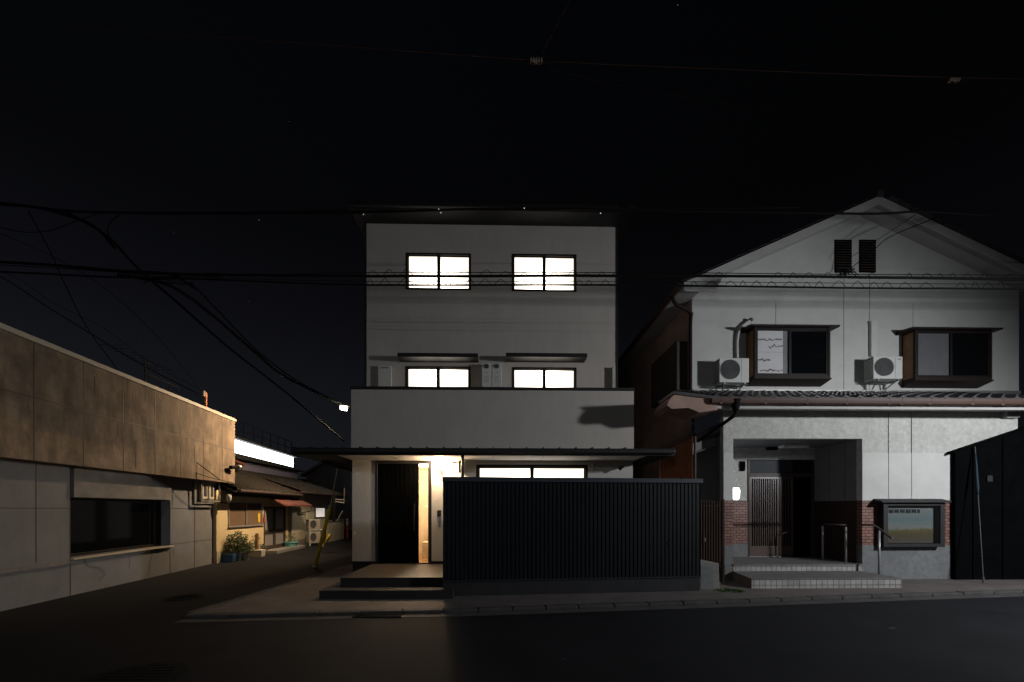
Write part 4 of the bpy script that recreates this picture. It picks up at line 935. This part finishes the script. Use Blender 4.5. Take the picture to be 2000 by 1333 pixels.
# porch awning over the door
a_, b_ = AL.s(527, -.5), AL.s(580, -.9)
MB(AL).prism([(-.68, AL.z(575, 989, -.68)), (-.68, AL.z(575, 987, -.68)+.02), (-.1, dr[3]+.36), (-.1, dr[3]+.32)], dr[0]+.1, dr[1]+.95, 'x').build('awning', 'awning_red', y_)
MB(AL).tube([(dr[1]+.9, -.68, AL.z(575, 989, -.68)), (dr[1]+.88, -.62, 1.5), (dr[1]+.85, -.1, 1.4)], .02, 6).build('awning_bracket', 'dark_wood', y_)
# alley lamp on the yellow wall
s, z = AL.sz(447, 975, -.25)
al_ = thing('wall_lantern', 'unlit cream wall lantern at the corner of the yellow house', 'lantern', AL.w((s, 0, z)), AL.a)
MB(AL).tube([(s, -.0, z-.1), (s, -.22, z-.12)], .02, 8).build('arm', 'iron', al_)
MB(AL).lathe([(.035, -.12), (.075, .02), (.06, .12), (.02, .14)], (s, -.25, z), 12).build('shade', 'pot_white', al_, smooth=True)
# second house
sC, sD = sB+.35, AL.s(640)
h2_ = thing('cream_house', 'cream walled tiled house further down the alley behind the utility guards', 'house', AL.w((sC, 0, 0)), AL.a)
e2 = AL.z(600, 962, -.4); k0, k1 = AL.s(613), AL.s(640)
wq = [AL.s(614), AL.s(638), AL.z(626, 1012), AL.z(626, 991)]
MB(AL).wall(sC, sD, .3, e2+.1, 0, [tuple(wq)], .1).box(sC, sC+.1, .101, 5, 0, e2+.1).box(sD-.1, sD, .101, 5, .0, e2+.1).build('wall', 'cream_wall', h2_)
MB(AL).box(sC-.01, sD+.01, -.03, -.0, 0, .299).build('block_base', 'concrete', h2_)
M['lit_curtain'] = emit('lit_curtain', (1, .95, .9), .35, .6)
MB(AL).box(wq[0], wq[0]+.12, -.03, .05, wq[2], wq[3]).box(wq[1]-.12, wq[1], -.03, .05, wq[2], wq[3]).box(wq[0]+.12, wq[1]-.12, -.03, .05, wq[3]-.05, wq[3]).box(wq[0]+.12, wq[1]-.12, -.03, .05, wq[2], wq[2]+.05).build('window', 'ac_dark', h2_)
cu = MB(AL); n = 60; vs = []; fs = []
for i in range(n+1):
    x = wq[0]+.12+(wq[1]-wq[0]-.24)*i/n; y = .06+.02*math.sin(i*1.7); vs += [(x, y, wq[2]), (x, y, wq[3])]
for i in range(n): fs.append((2*i, 2*i+2, 2*i+3, 2*i+1))
cu.add(vs, fs).build('curtain', 'lit_curtain', h2_)
troof(h2_, AL, sC-.3, sD+1.6, -.42, e2+.04, 2.4, e2+.95)
MB(AL).tube([(sC-.2, -.46, e2-.02), (sD+1.5, -.46, e2-.02)], .05, 8).build('eave_gutter', 'dark_wood', h2_)
s = AL.s(598, -.08); MB(AL).tube([(s-.6, -.1, e2-.12), (s-.6, -.1, 1.5), (s, -.1, 1.48), (s, -.1, .1)], .03, 8).build('downpipe', 'pot_white', h2_)
MB(AL).box(sC+.3, sD+2.5, 2.5, 2.6, e2+.5, e2+1.35).build('upper_wall', mat('mauve_wall', (.14, .13, .19), .8), h2_)
MB(AL).box(sC+.1, sD+2.8, 2.2, 3.6, e2+1.36, e2+1.42).build('upper_roof', 'old_tile', h2_)
# house beyond with pale gable
gc = W(628, 912, 34)
gh = thing('distant_gable_house', 'pale gabled house far down the alley', 'house', (gc.x, gc.y, 0))
l0, r0 = W(598, 930, 34).x, W(668, 930, 34).x; zt5 = W(640, 908, 34).z; zt6 = W(598, 930, 34).z
MB().prism([(l0, 0), (r0+1.5, 0), (r0+1.5, zt6), ((l0+r0+1.5)/2, zt5+.5), (l0, zt6)], gc.y, gc.y+6, 'y').build('wall', 'grey_panel', gh)
MB().prism([(l0-.3, zt6-.05), (l0-.3, zt6+.1), ((l0+r0+1.5)/2, zt5+.75), (r0+1.8, zt6+.1), (r0+1.8, zt6-.05), ((l0+r0+1.5)/2, zt5+.52)], gc.y-.3, gc.y+6.2, 'y').build('roof', 'galv', gh)
bk = MB().box(l0-6, l0+12, 37, 38, 0, 4.0).build('far_building', 'dark_room'); bk = set_origin_solo(bk, (l0, 37, 0)); tag(bk, 'dark low building closing the end of the alley', 'building')
# low wall
lw0, lw1 = AL.s(641, -.35), AL.s(672, -.35)
lw = thing('garden_wall', 'low cream wall with a dark capping beyond the stacked air conditioners', 'wall', AL.w((lw0, -.35, 0)), AL.a)
zz = AL.z(656, 1018, -.35)
MB(AL).box(lw0, lw1, -.35, -.25, 0, zz).build('wall', 'cream_wall', lw); MB(AL).box(lw0-.05, lw1+.05, -.38, -.22, zz+.001, zz+.05).build('capping', 'alu', lw)
rs = thing('striped_post', 'red post with white bands at the end of the garden wall', 'post', AL.w((lw1+.3, -.4, 0)), AL.a)
x = lw1+.4
MB(AL).tube([(x, -.4, 0), (x, -.4, zz+.1)], .05, 8).build('post', 'red_sign', rs)
mb = MB(AL)
for i in range(4): mb.tube([(x, -.4, zz-.25+i*.09), (x, -.4, zz-.2+i*.09)], .055, 8)
mb.build('white_bands', 'white_paint', rs)
# alley AC stack
ga_ = 'air conditioners stacked in the alley'
s, z0_ = AL.sz(606, 1040, -.45)
def acplace(o, px, pyb, off, sc):
    s, z = AL.sz(px, pyb, off); o.location = AL.w((s, off, z)); o.rotation_euler = (0, 0, AL.a-PI/2*0.95); o.scale = (sc, sc, sc)
aa = ac_proto('stacked_air_conditioner', 'cream air conditioner on top of the alley stack', ga_, 'ac_cream', .80, .55, .3, False)
ab = dup(aa, None, None, 'darker air conditioner low inside the alley rack')
sA_, zA = AL.sz(604, 1039, -.1); sc_ = 1.05
for o, zz_ in ((aa, AL.z(612, 1035, -.5)), (ab, AL.z(612, 1060, -.5))):
    o.location = AL.w((AL.s(600, -.2), -.15, zz_)); o.rotation_euler = (0, 0, math.radians(50)); o.scale = (.62, .9, .8)
rk = thing('equipment_rack', 'white metal rack carrying two air conditioners in the alley', 'rack', AL.w((AL.s(602, -.2), -.15, 0)), math.radians(50))
rk['label'] = 'white metal rack carrying two air conditioners in the alley'
rfr = Fr(rk.location, rk.location+Vector((math.cos(math.radians(50)), math.sin(math.radians(50)), 0)))
z1_, z2_ = AL.z(612, 1035, -.5)-.02, AL.z(612, 1060, -.5)-.02
mb = MB(rfr)
for x in (-.03, .53):
    for y in (-.32, .02): mb.bar((x, y, 0), (x, y, z1_), .03)
for zq in (z1_, z2_):
    mb.bar((-.03, -.32, zq), (.53, -.32, zq), .03).bar((-.03, .02, zq), (.53, .02, zq), .03).bar((-.03, -.32, zq), (-.03, .02, zq), .03).bar((.53, -.32, zq), (.53, .02, zq), .03)
mb.build('rack_frame', 'white_paint', rk)
# floodlit band on a farther building
def line_at(px):
    u = (px-1000)/F; t = (-12+.1136*20)/(u+.1136); return t
t0, t1 = line_at(440), line_at(573); Q0, Q1 = W(440, 900, t0), W(573, 900, t1); FL = Fr(Q0, Q1)
fb = thing('floodlit_building', 'dark building with a long glaring white lit band under roof railings', 'building', (Q0.x, Q0.y, 0), FL.a)
zT2, zB2 = FL.z(573, 895), FL.z(573, 913)
MB(FL).box(0, FL.len, 0, .1, zB2, zT2+.02).build('lit_band', 'flood', fb)
MB(FL).box(-6, FL.len+.02, .101, 4, 0, zT2+.25).box(-6, FL.len+.02, -.25, .1, zT2+.03, zT2+.12).build('wall', 'dark_room', fb)
MB(FL).box(-6, FL.len+.0, -.02, .1, 0, zB2-.002).build('lower_wall', 'dark_room', fb)
mb = MB(FL); zr3 = FL.z(570, 866)
for i in range(14): x = -5+(FL.len+5)*i/13; mb.tube([(x, .1, zT2+.1), (x, .1, zr3+.1)], .022, 5)
for zz_ in (zr3+.1, (zr3+zT2+.3)/2, ): mb.tube([(-5, .1, zz_), (FL.len, .1, zz_)], .018, 5)
mb.build('roof_railing', 'iron', fb)
mb = MB(FL)
for i in range(5): x = 1.0+i*1.3; mb.tube([(x, -.06, zB2), (x, -.06, zB2+.2)], .014, 5)
mb.tube([(0, -.06, zB2+.2), (FL.len, -.06, zB2+.2)], .012, 5); s = FL.s(509); mb.tube([(s, -.05, zB2), (s, -.05, zT2)], .03, 5)
mb.build('band_rail', 'iron', fb)

# potted plants
def bushy(cx, cy, z0, rx, rz, n, leaf, rnd, ls=.035):
    mb = MB()
    for i in range(n):
        while True:
            p = Vector((rnd.uniform(-1, 1), rnd.uniform(-1, 1), rnd.uniform(-1, 1)))
            if p.length < 1 and (p.length > .35): break
        bump = 1+.25*math.sin(p.x*7+cx*3)*math.cos(p.z*6)
        c = Vector((cx+p.x*rx*bump, cy+p.y*rx*bump, z0+rz+p.z*rz*bump)); a = Vector((rnd.uniform(-1, 1), rnd.uniform(-1, 1), rnd.uniform(-.2, 1))).normalized(); b = a.cross(Vector((rnd.uniform(-1, 1), rnd.uniform(-1, 1), rnd.uniform(-1, 1)))).normalized()
        l = ls*rnd.uniform(.6, 1.4); mb.add([c, c+a*l*.5+b*l*.3, c+a*l*1.2, c+a*l*.5-b*l*.3], [(0,1,2,3)])
    return mb
def potplant(px, py, pr, ph, potm, label, rx, rz, n, leaf='leaf', ls=.045, trough=False, stems=6):
    q = G(px, py); cx, cy = q.x, q.y; rnd = random.Random(int(px*7)); t = thing('potted_plant', label, 'plant', (cx, cy, 0), 0, 'potted plants along the alley wall')
    if trough: MB().prism([(cx-pr*.9, .001), (cx+pr*.9, .001), (cx+pr, ph), (cx-pr, ph)], cy-pr*.5, cy+pr*.5, 'y').build('pot', potm, t, bevel=.02)
    else: MB().lathe([(pr*.7, .001), (pr*.95, ph*.85), (pr*1.05, ph*.87), (pr*1.05, ph), (pr*.9, ph), (pr*.88, ph-.03)], (cx, cy, 0), 20).build('pot', potm, t, smooth=False)
    st_ = MB()
    for i in range(stems):
        a = rnd.uniform(0, 2*PI); st_.tube([(cx+.03*math.cos(a), cy+.03*math.sin(a), ph-.04), (cx+rx*.3*math.cos(a), cy+rx*.3*math.sin(a), ph+rz*.8), (cx+rx*.7*math.cos(a), cy+rx*.7*math.sin(a), ph+rz*1.7)], [.01, .007, .003], 5)
    st_.build('stem', 'stem', t)
    if n: bushy(cx, cy, ph-.06, rx, rz, n, leaf, rnd, ls).build('foliage', leaf, t)
    return t
potplant(444, 1098, .24, .24, 'pot_blue', 'sparse twiggy plant in a wide blue trough', .15, .17, 60, 'leaf_light', .03, True, 12)
potplant(463, 1096, .15, .27, 'pot_grey', 'large bushy green plant in a grey pot', .31, .33, 1500)
potplant(478, 1094, .14, .22, 'pot_white', 'low green bush in a pale pot beside the large bush', .25, .20, 900)
potplant(500, 1088, .26, .24, 'pot_white', 'bare stump and yellow leaves in a white planter beside the door', .16, .28, 120, 'leaf_light', .05, True)
potplant(568, 1074, .26, .32, 'pot_teal', 'small plant in a teal patterned pot past the sliding door', .18, .20, 160, 'leaf', .05)
potplant(512, 1083, .13, .16, 'pot_terracotta', 'little terracotta pot of trailing leaves at the door edge', .13, .12, 130, 'leaf_light')
q = G(501, 1088); o = MB().tube([(q.x, q.y, .2), (q.x+.02, q.y, .78)], [.06, .05], 10).build('stump', 'wood_warm')
kk = [k for k in bpy.data.objects if k.parent is None and k.name.startswith('potted_plant') and 'bare stump' in k['label']][0]
o.parent = kk; o.location = -kk.location
# yellow cable guards
def guard(b, tp, r, label, nm='guy_wire_guard', up=None):
    t = thing(nm, label, 'cable guard', b); d = tp-b
    MB().tube([b, b+d*.93, tp], [r, r, r*.6], 12).build('guard_tube', 'yellow_guard', t, smooth=True)
    MB().tube([tp, up], .012, 6).build('guy_wire', 'galv', t)
    MB().tube([tp-d*.02, tp+d*.02], r*.8, 10).build('clamp', 'galv', t)
    MB().lathe([(.06, 0), (.05, .05)], (b.x, b.y, b.z)).build('anchor', 'galv', t)
    return t
gb1 = G(615, 1108); tt = (EYE-0)*F/(1108-HZ)
guard(gb1, W(645, 990, tt), .05, 'tall yellow plastic guard on a leaning guy wire at the alley corner', up=W(662, 900, tt+.2))
gb2 = W(632, 1068, 15.2); gb2.z = .62
g2b = G(628, 1082); 
t_ = (EYE)*F/(1082-HZ)
guard(W(632, 1068, t_), W(645, 1044, t_), .05, 'short yellow guard low on the second guy wire', up=W(669, 998, t_+.3))
# striped yellow-black wire marker
# small sign bracket beside the house corner (thin steel tube frame)
sg = thing('steel_bracket', 'bright steel tube bracket in the alley beside the house corner', 'bracket', W(672, 1000, 16))
MB().tube([W(672, 954, 16), W(673, 958, 16), W(672, 983, 16)], .022, 8).tube([W(655, 976, 16), W(672, 977, 16)], .02, 6).tube([W(655, 980, 16), W(672, 983, 16)], .02, 6).build('tube', 'steel', sg)
MB().tube([W(652, 960, 16), W(652, 1020, 16)], .05, 8).build('stay', 'iron', sg)

# ------------------------------------------------------------------ alley street lamp and its pole
LT = 15.5
up = thing('utility_pole', 'grey utility pole hidden behind the corner of the lit house', 'pole', (W(704, 900, LT).x, W(704, 900, LT).y, 0))
c = W(704, 900, LT); MB().tube([(c.x, c.y, 0), (c.x, c.y, 5.6)], [.15, .13], 14).build('pole', 'concrete', up, smooth=True)
h = W(672, 797, LT)
sl = thing('street_lamp', 'small lit street lamp beside the balcony corner above the alley', 'street lamp', h)
MB().tube([(c.x, c.y, h.z+.12), (h.x+.1, h.y, h.z+.1)], .025, 8).build('arm', 'galv', sl)
MB().prism([(h.x-.16, h.z+.08), (h.x+.18, h.z+.04), (h.x+.18, h.z+.12), (h.x-.12, h.z+.15)], h.y-.09, h.y+.09, 'y').build('housing', 'galv', sl)
MB().prism([(h.x-.11, h.z-.06), (h.x+.07, h.z-.09), (h.x+.09, h.z+.02), (h.x-.11, h.z+.05)], h.y-.08, h.y+.08, 'y').build('lens', 'lamp_face', sl)
cd = thing('cable_conduit', 'thin conduit running down the outer corner of the balcony', 'conduit', at(685, 870, YM))
MB().tube([at(685.5, 872, YM+.1), at(685.5, 792, YM+.1)], .008, 6).build('conduit', 'galv', cd)

# ------------------------------------------------------------------ overhead cables
def cable(pix, t, r, label, m='cable', n=5, wob=0, group='overhead cables'):
    rnd = random.Random(len(pix)*31+int(pix[0][1]))
    P = smooth_path([W(p[0], p[1], (p[2] if len(p) > 2 else t)) for p in pix], n)
    if wob: P = [p+Vector((0, 0, rnd.uniform(-wob, wob))) for p in P]
    o = MB().tube(P, r, 6).build('overhead_cable', m, smooth=True); set_origin_solo(o, P[0]); return tag(o, label, 'cable', group)
TC = 9.0
cable([(-300,385),(0,400),(60,404),(130,413),(400,418),(700,416),(1000,408),(1400,414),(1700,418),(1800,414),(2000,424),(2300,430)], TC, .022, 'topmost long black cable crossing in front of the house eaves', wob=.004)
cable([(-300,383),(0,396),(150,412),(420,415),(700,412),(1240,409),(1560,406)], TC, .010, 'thin wire running just above the topmost black cable')
cable([(-300,495),(0,512),(150,522),(300,534),(500,538),(715,540),(1200,539),(1600,541),(2000,546),(2300,548)], TC, .026, 'upper thick cable crossing the third storey windows', wob=.005)
cable([(-300,508),(0,518),(200,530),(330,541),(520,538),(715,533),(1205,533),(1330,533),(1610,536),(2000,538),(2300,540)], TC+.03, .008, 'thin messenger wire above the upper thick cable')
cable([(-300,520),(0,531),(200,541),(400,546),(715,557),(1205,557),(1600,562),(2000,565),(2300,567)], TC, .018, 'lower cable passing the bottoms of the third storey windows', wob=.003)
cable([(400,543),(715,550),(1205,550),(1600,553),(2000,556),(2300,558)], TC+.03, .006, 'thin messenger wire above the lower cable')
def lash(pts, y0, y1, label):
    """lashing loops hanging between a cable and its messenger"""
    mb = MB(); rnd = random.Random(int(y0))
    x = pts[0]
    while x < pts[1]:
        wd = rnd.uniform(14, 32)
        if rnd.random() < .85:
            yb = y1+(x-pts[0])*.006; yt = y0+(x-pts[0])*.006
            P = smooth_path([W(x, yb, TC), W(x+wd*.3, yt+2, TC+.01), W(x+wd*.55, yt+rnd.uniform(-3, 1), TC+.02), W(x+wd, yb, TC+.01)], 3); mb.tube(P, .006, 4)
        x += wd+rnd.uniform(2, 14)
    o = mb.build('cable_lashing', 'cable'); set_origin_solo(o, W(pts[0], y0, TC)); tag(o, label, 'cable lashing', 'overhead cables')
lash((716, 2000), 529, 540, 'looped lashing along the upper thick cable')
lash((716, 2000), 546, 557, 'looped lashing along the lower cable')
# diagonals on the left
cable([(128,413,9),(210,462,8.9),(258,513,9),(300,552,9.3),(345,590,9.8),(450,682,11),(560,768,12.3),(672,862,15.4)], 9, .026, 'thick cable slanting down from the upper left toward the alley corner', 'cable')
cable([(90,408,9),(180,440,9),(225,485,9)], 9, .03, 'short splice cable at the bend on the upper left')
cable([(235,418,9),(212,440,9),(213,462,9),(225,486,9)], 9, .012, 'curled loop of thin cable at the upper left bend')
cable([(230,538,9),(300,548,9.1),(350,568,9.4),(410,612,10),(500,690,11.2),(560,738,12),(660,788,15.4)], 9, .034, 'double thick cable sagging down to the alley street lamp')
cable([(370,552,9.2),(388,568,9.4),(440,622,10.2),(510,692,11.2),(590,750,12.4),(668,789,15.4)], 9, .018, 'thinner cable beside the sagging double cable')
cable([(250,530,9),(330,536,9),(385,566,9)], 9, .022, 'short cable entering the cable junction on the left')
cable([(55,412,9),(100,495,9),(122,545,9.2),(170,640,9.5),(230,722,10),(280,795,10.5),(350,875,11.4),(430,938,12.2)], 9, .010, 'thin service wire dropping to the corner of the stained building', group='service wires')
cable([(185,776,9.6),(240,828,10.3),(330,900,11.2),(400,930,11.9),(455,943,12.9)], 9, .008, 'lower thin service wire along the stained wall', group='service wires')
cable([(-150,470,14),(0,540,15),(90,598,15),(200,666,15),(283,716,15),(400,776,15)], 14, .016, 'faint distant wire sloping to the roof antenna', group='service wires')
cable([(-150,400,15),(0,456,15),(110,505,15),(200,560,15),(300,650,15),(395,765,15)], 14, .009, 'very thin distant wire above the stained building roof', group='service wires')
cable([(-150,500,15),(20,538,15),(100,590,15),(200,640,15),(300,712,15),(398,764,15)], 14, .007, 'upper faint wire toward the insulator post', group='service wires')
cable([(0,445,9),(50,454,9),(100,450,9),(150,432,9),(190,418,9)], 9, .008, 'thin wire sagging beneath the topmost cable at the left edge')
# top wires
cable([(100,52,7),(500,78,7),(1045,118,7),(1400,135,7),(1800,150,7),(2200,158,7)], 7, .006, 'thin brown wire crossing the dark sky', 'cable_brown')
cable([(1130,-30,6.4),(1110,5,6.5),(1085,55,6.8),(1058,105,7)], 7, .008, 'short brown wire leaving the top of the frame', 'cable_brown')
cable([(1060,128,7),(1200,165,7.6),(1500,215,8.6),(1900,272,9)], 7, .009, 'dark wire sloping from the strain insulator over the gabled house')
cable([(1868,158,7),(1930,170,7),(2050,182,7)], 7, .009, 'short dark wire at the right insulator')
def insul(px, py, t, s, label):
    p = W(px, py, t); o = thing('insulator', label, 'insulator', p, 0, 'insulators on the high wires')
    prof = []
    for i in range(5): prof += [(.018*s, -.1*s+i*.04*s), (.045*s, -.09*s+i*.04*s), (.045*s, -.082*s+i*.04*s), (.018*s, -.07*s+i*.04*s)]
    m = MB().lathe(prof, (0, 0, 0), 14); m.v = [p+Vector((v.z, v.y, v.x*.9)) for v in m.v]; m.build('discs', 'porcelain', o)
    MB().tube([p+Vector((.02, 0, .01)), p+Vector((.26*s, 0, .0))], .03*s, 8).build('sleeve', 'iron', o)
    MB().tube(smooth_path([p+Vector((-.1*s, 0, 0)), p+Vector((-.02*s, -.02, -.08*s)), p+Vector((.1*s, 0, -.02*s))], 4), .012*s, 6).build('tie_wire', 'cable_brown', o)
insul(1048, 119, 7, 1.0, 'ridged strain insulator with tangled wire ends near the top centre')
insul(1864, 157, 7, .8, 'small strain insulator in the dark sky at the upper right')
# gable service wires and tangle
cable([(1830,425,10.7),(1740,462,10.75),(1705,490,10.8),(1655,530,11.2)], 10, .010, 'service wire descending over the gable to the vents', group='service wires')
cable([(1790,418,10.7),(1715,468,10.8),(1660,504,11.1)], 10, .007, 'fine service wire above the other on the gable', group='service wires')
mb = MB(); rnd = random.Random(9)
for i in range(12):
    P = [W(1650+rnd.uniform(-22, 22), 532+rnd.uniform(-7, 7), 9.05+rnd.uniform(-.1, .1)) for k in range(4)]; mb.tube(smooth_path(P, 4), .007, 5)
o = mb.build('cable_tangle', 'cable'); set_origin_solo(o, W(1650, 532, 9)); tag(o, 'tangled knot of black wire hanging before the gable vents', 'cable knot')
mb = MB(); rnd = random.Random(19)
for i in range(9):
    P = [W(330+rnd.uniform(-60, 50), 545+rnd.uniform(-6, 14), 9.1+rnd.uniform(-.1, .1)) for k in range(3)]; P.sort(key=lambda v: v.x); mb.tube(smooth_path(P, 4), .008, 5)
o = mb.build('cable_junction', 'cable'); set_origin_solo(o, W(330, 545, 9)); tag(o, 'bundled cable junction where the left cables meet', 'cable knot')
# stars
for i, (px, py, s) in enumerate([(1324, 10, 1.1), (564, 238, .6), (479, 414, .7), (506, 430, 1), (340, 456, .5), (444, 478, .6), (486, 589, .6)]):
    p = W(px, py, 250); o = MB().lathe([(.01, -.09*s), (.08*s, -.04*s), (.08*s, .04*s), (.01, .09*s)], tuple(p), 6).build('star', 'glint'); set_origin_solo(o, p)
    tag(o, 'single faint star in the black night sky' if False else ['brightest lone star at the top edge of the sky', 'faint star high on the left of the sky', 'faint star just above the topmost cable on the left', 'star just under the topmost cable on the left', 'dim star above the sagging cables', 'dim star between the two left cable runs', 'lowest faint star right of the left cables'][i], 'star', 'stars')
# glints: tiny glowing clips on the topmost cable, in place of reflected light
for px, py, lb in ((857, 409, 'tiny glowing clip for a glint on the top cable at left of centre'), (861, 416, 'tiny glowing clip for a glint just below its neighbour left of centre'), (1024, 407, 'tiny glowing clip for a glint on the top cable at centre'), (1173, 417, 'tiny glowing clip for a glint under the top cable near the right eave'), (710, 419, 'tiny glowing clip for a glint under the top cable near the left eave')):
    p = W(px, py, TC-.03); o = MB().lathe([(.003, -.008), (.008, -.004), (.008, .004), (.003, .008)], tuple(p), 10).build('cable_clip', 'glint'); set_origin_solo(o, p); tag(o, lb, 'cable clip', 'cable clips')

# ------------------------------------------------------------------ lights
def light(nm, typ, loc, power, col, **kw):
    l = bpy.data.lights.new(nm, typ); l.energy = power; l.color = col
    for k, v in kw.items(): setattr(l, k, v)
    o = bpy.data.objects.new(nm, l); C.objects.link(o); o.location = loc; return o
LP = Vector((11.8, 3.7, 4.35))
o = light('street_light_source', 'SPOT', LP, 2000, (.94, .97, 1), spot_size=math.radians(152), spot_blend=1.0, shadow_soft_size=.22)
az, elv = math.radians(44), math.radians(-31)
o.rotation_euler = Vector((-math.sin(az)*math.cos(elv), math.cos(az)*math.cos(elv), math.sin(elv))).to_track_quat('-Z', 'Y').to_euler()
o = light('alley_lamp_source', 'SPOT', h+Vector((-.12, -.15, -.2)), 1650, (1, .71, .43), spot_size=math.radians(162), spot_blend=1, shadow_soft_size=.1)
o.rotation_euler = Vector((-1, -.12, -.55)).to_track_quat('-Z', 'Y').to_euler()
light('added_fill_source', 'POINT', (-4, -9, 5.6), 380, (.90, .95, 1), shadow_soft_size=.15)  # unseen fill light added behind the camera to lift the shadows
o = light('far_alley_lamp_source', 'SPOT', W(745, 800, 21), 420, (1, .84, .62), spot_size=math.radians(110), spot_blend=.6, shadow_soft_size=.12)
o.rotation_euler = Vector((-1, -.25, -.55)).to_track_quat('-Z', 'Y').to_euler()
light('entrance_lamp_source', 'POINT', (lp.x, YM-.15, lp.z), 170, (1, .70, .41), shadow_soft_size=.05)
light('hall_lamp_source', 'POINT', ((gx0+gx1)/2-.1, hy+.8, 2.45), 130, (1, .82, .58), shadow_soft_size=.08)
light('porch_lamp_source', 'POINT', at(1437, 965, YR+.22), 2.0, (.88, .95, 1), shadow_soft_size=.05)
# ------------------------------------------------------------------ night sky
w = bpy.data.worlds.new('World'); S.world = w; w.use_nodes = True; N = w.node_tree.nodes; L = w.node_tree.links
bg = N['Background']; tc = N.new('ShaderNodeTexCoord'); sp = N.new('ShaderNodeSeparateXYZ'); L.new(tc.outputs['Generated'], sp.inputs[0])
rp = N.new('ShaderNodeValToRGB'); e = rp.color_ramp.elements
e[0].position = 0; e[0].color = (.0085, .0092, .0118, 1); e[1].position = .75; e[1].color = (.0012, .0015, .0020, 1)
for ps, cc in ((.18, (.0072, .0078, .0100, 1)), (.36, (.0036, .0037, .0050, 1)), (.52, (.0016, .0017, .0022, 1))):
    q = e.new(ps); q.color = cc
L.new(sp.outputs[2], rp.inputs[0])
mr = N.new('ShaderNodeMapRange'); mr.inputs[1].default_value = -.7; mr.inputs[2].default_value = .5; mr.inputs[3].default_value = 1.0; mr.inputs[4].default_value = .5
L.new(sp.outputs[0], mr.inputs[0])
mx = N.new('ShaderNodeMixRGB'); mx.blend_type = 'MULTIPLY'; mx.inputs[0].default_value = 1; L.new(rp.outputs[0], mx.inputs[1]); L.new(mr.outputs[0], mx.inputs[2])
L.new(mx.outputs[0], bg.inputs[0]); bg.inputs[1].default_value = 1.12
# ------------------------------------------------------------------ camera and view
cam = bpy.data.cameras.new('camera'); co = bpy.data.objects.new('camera', cam); C.objects.link(co); S.camera = co
co.location = (0, 0, EYE); co.rotation_euler = (PI/2, 0, -TH); cam.sensor_width = 36; cam.lens = F/2000*36; cam.shift_y = (HZ-666.5)/2000; cam.clip_end = 1000; cam.clip_start = .05
S.render.engine = 'CYCLES'
S.view_settings.view_transform = 'Standard'; S.view_settings.look = 'None'; S.view_settings.exposure = 0; S.view_settings.gamma = 1
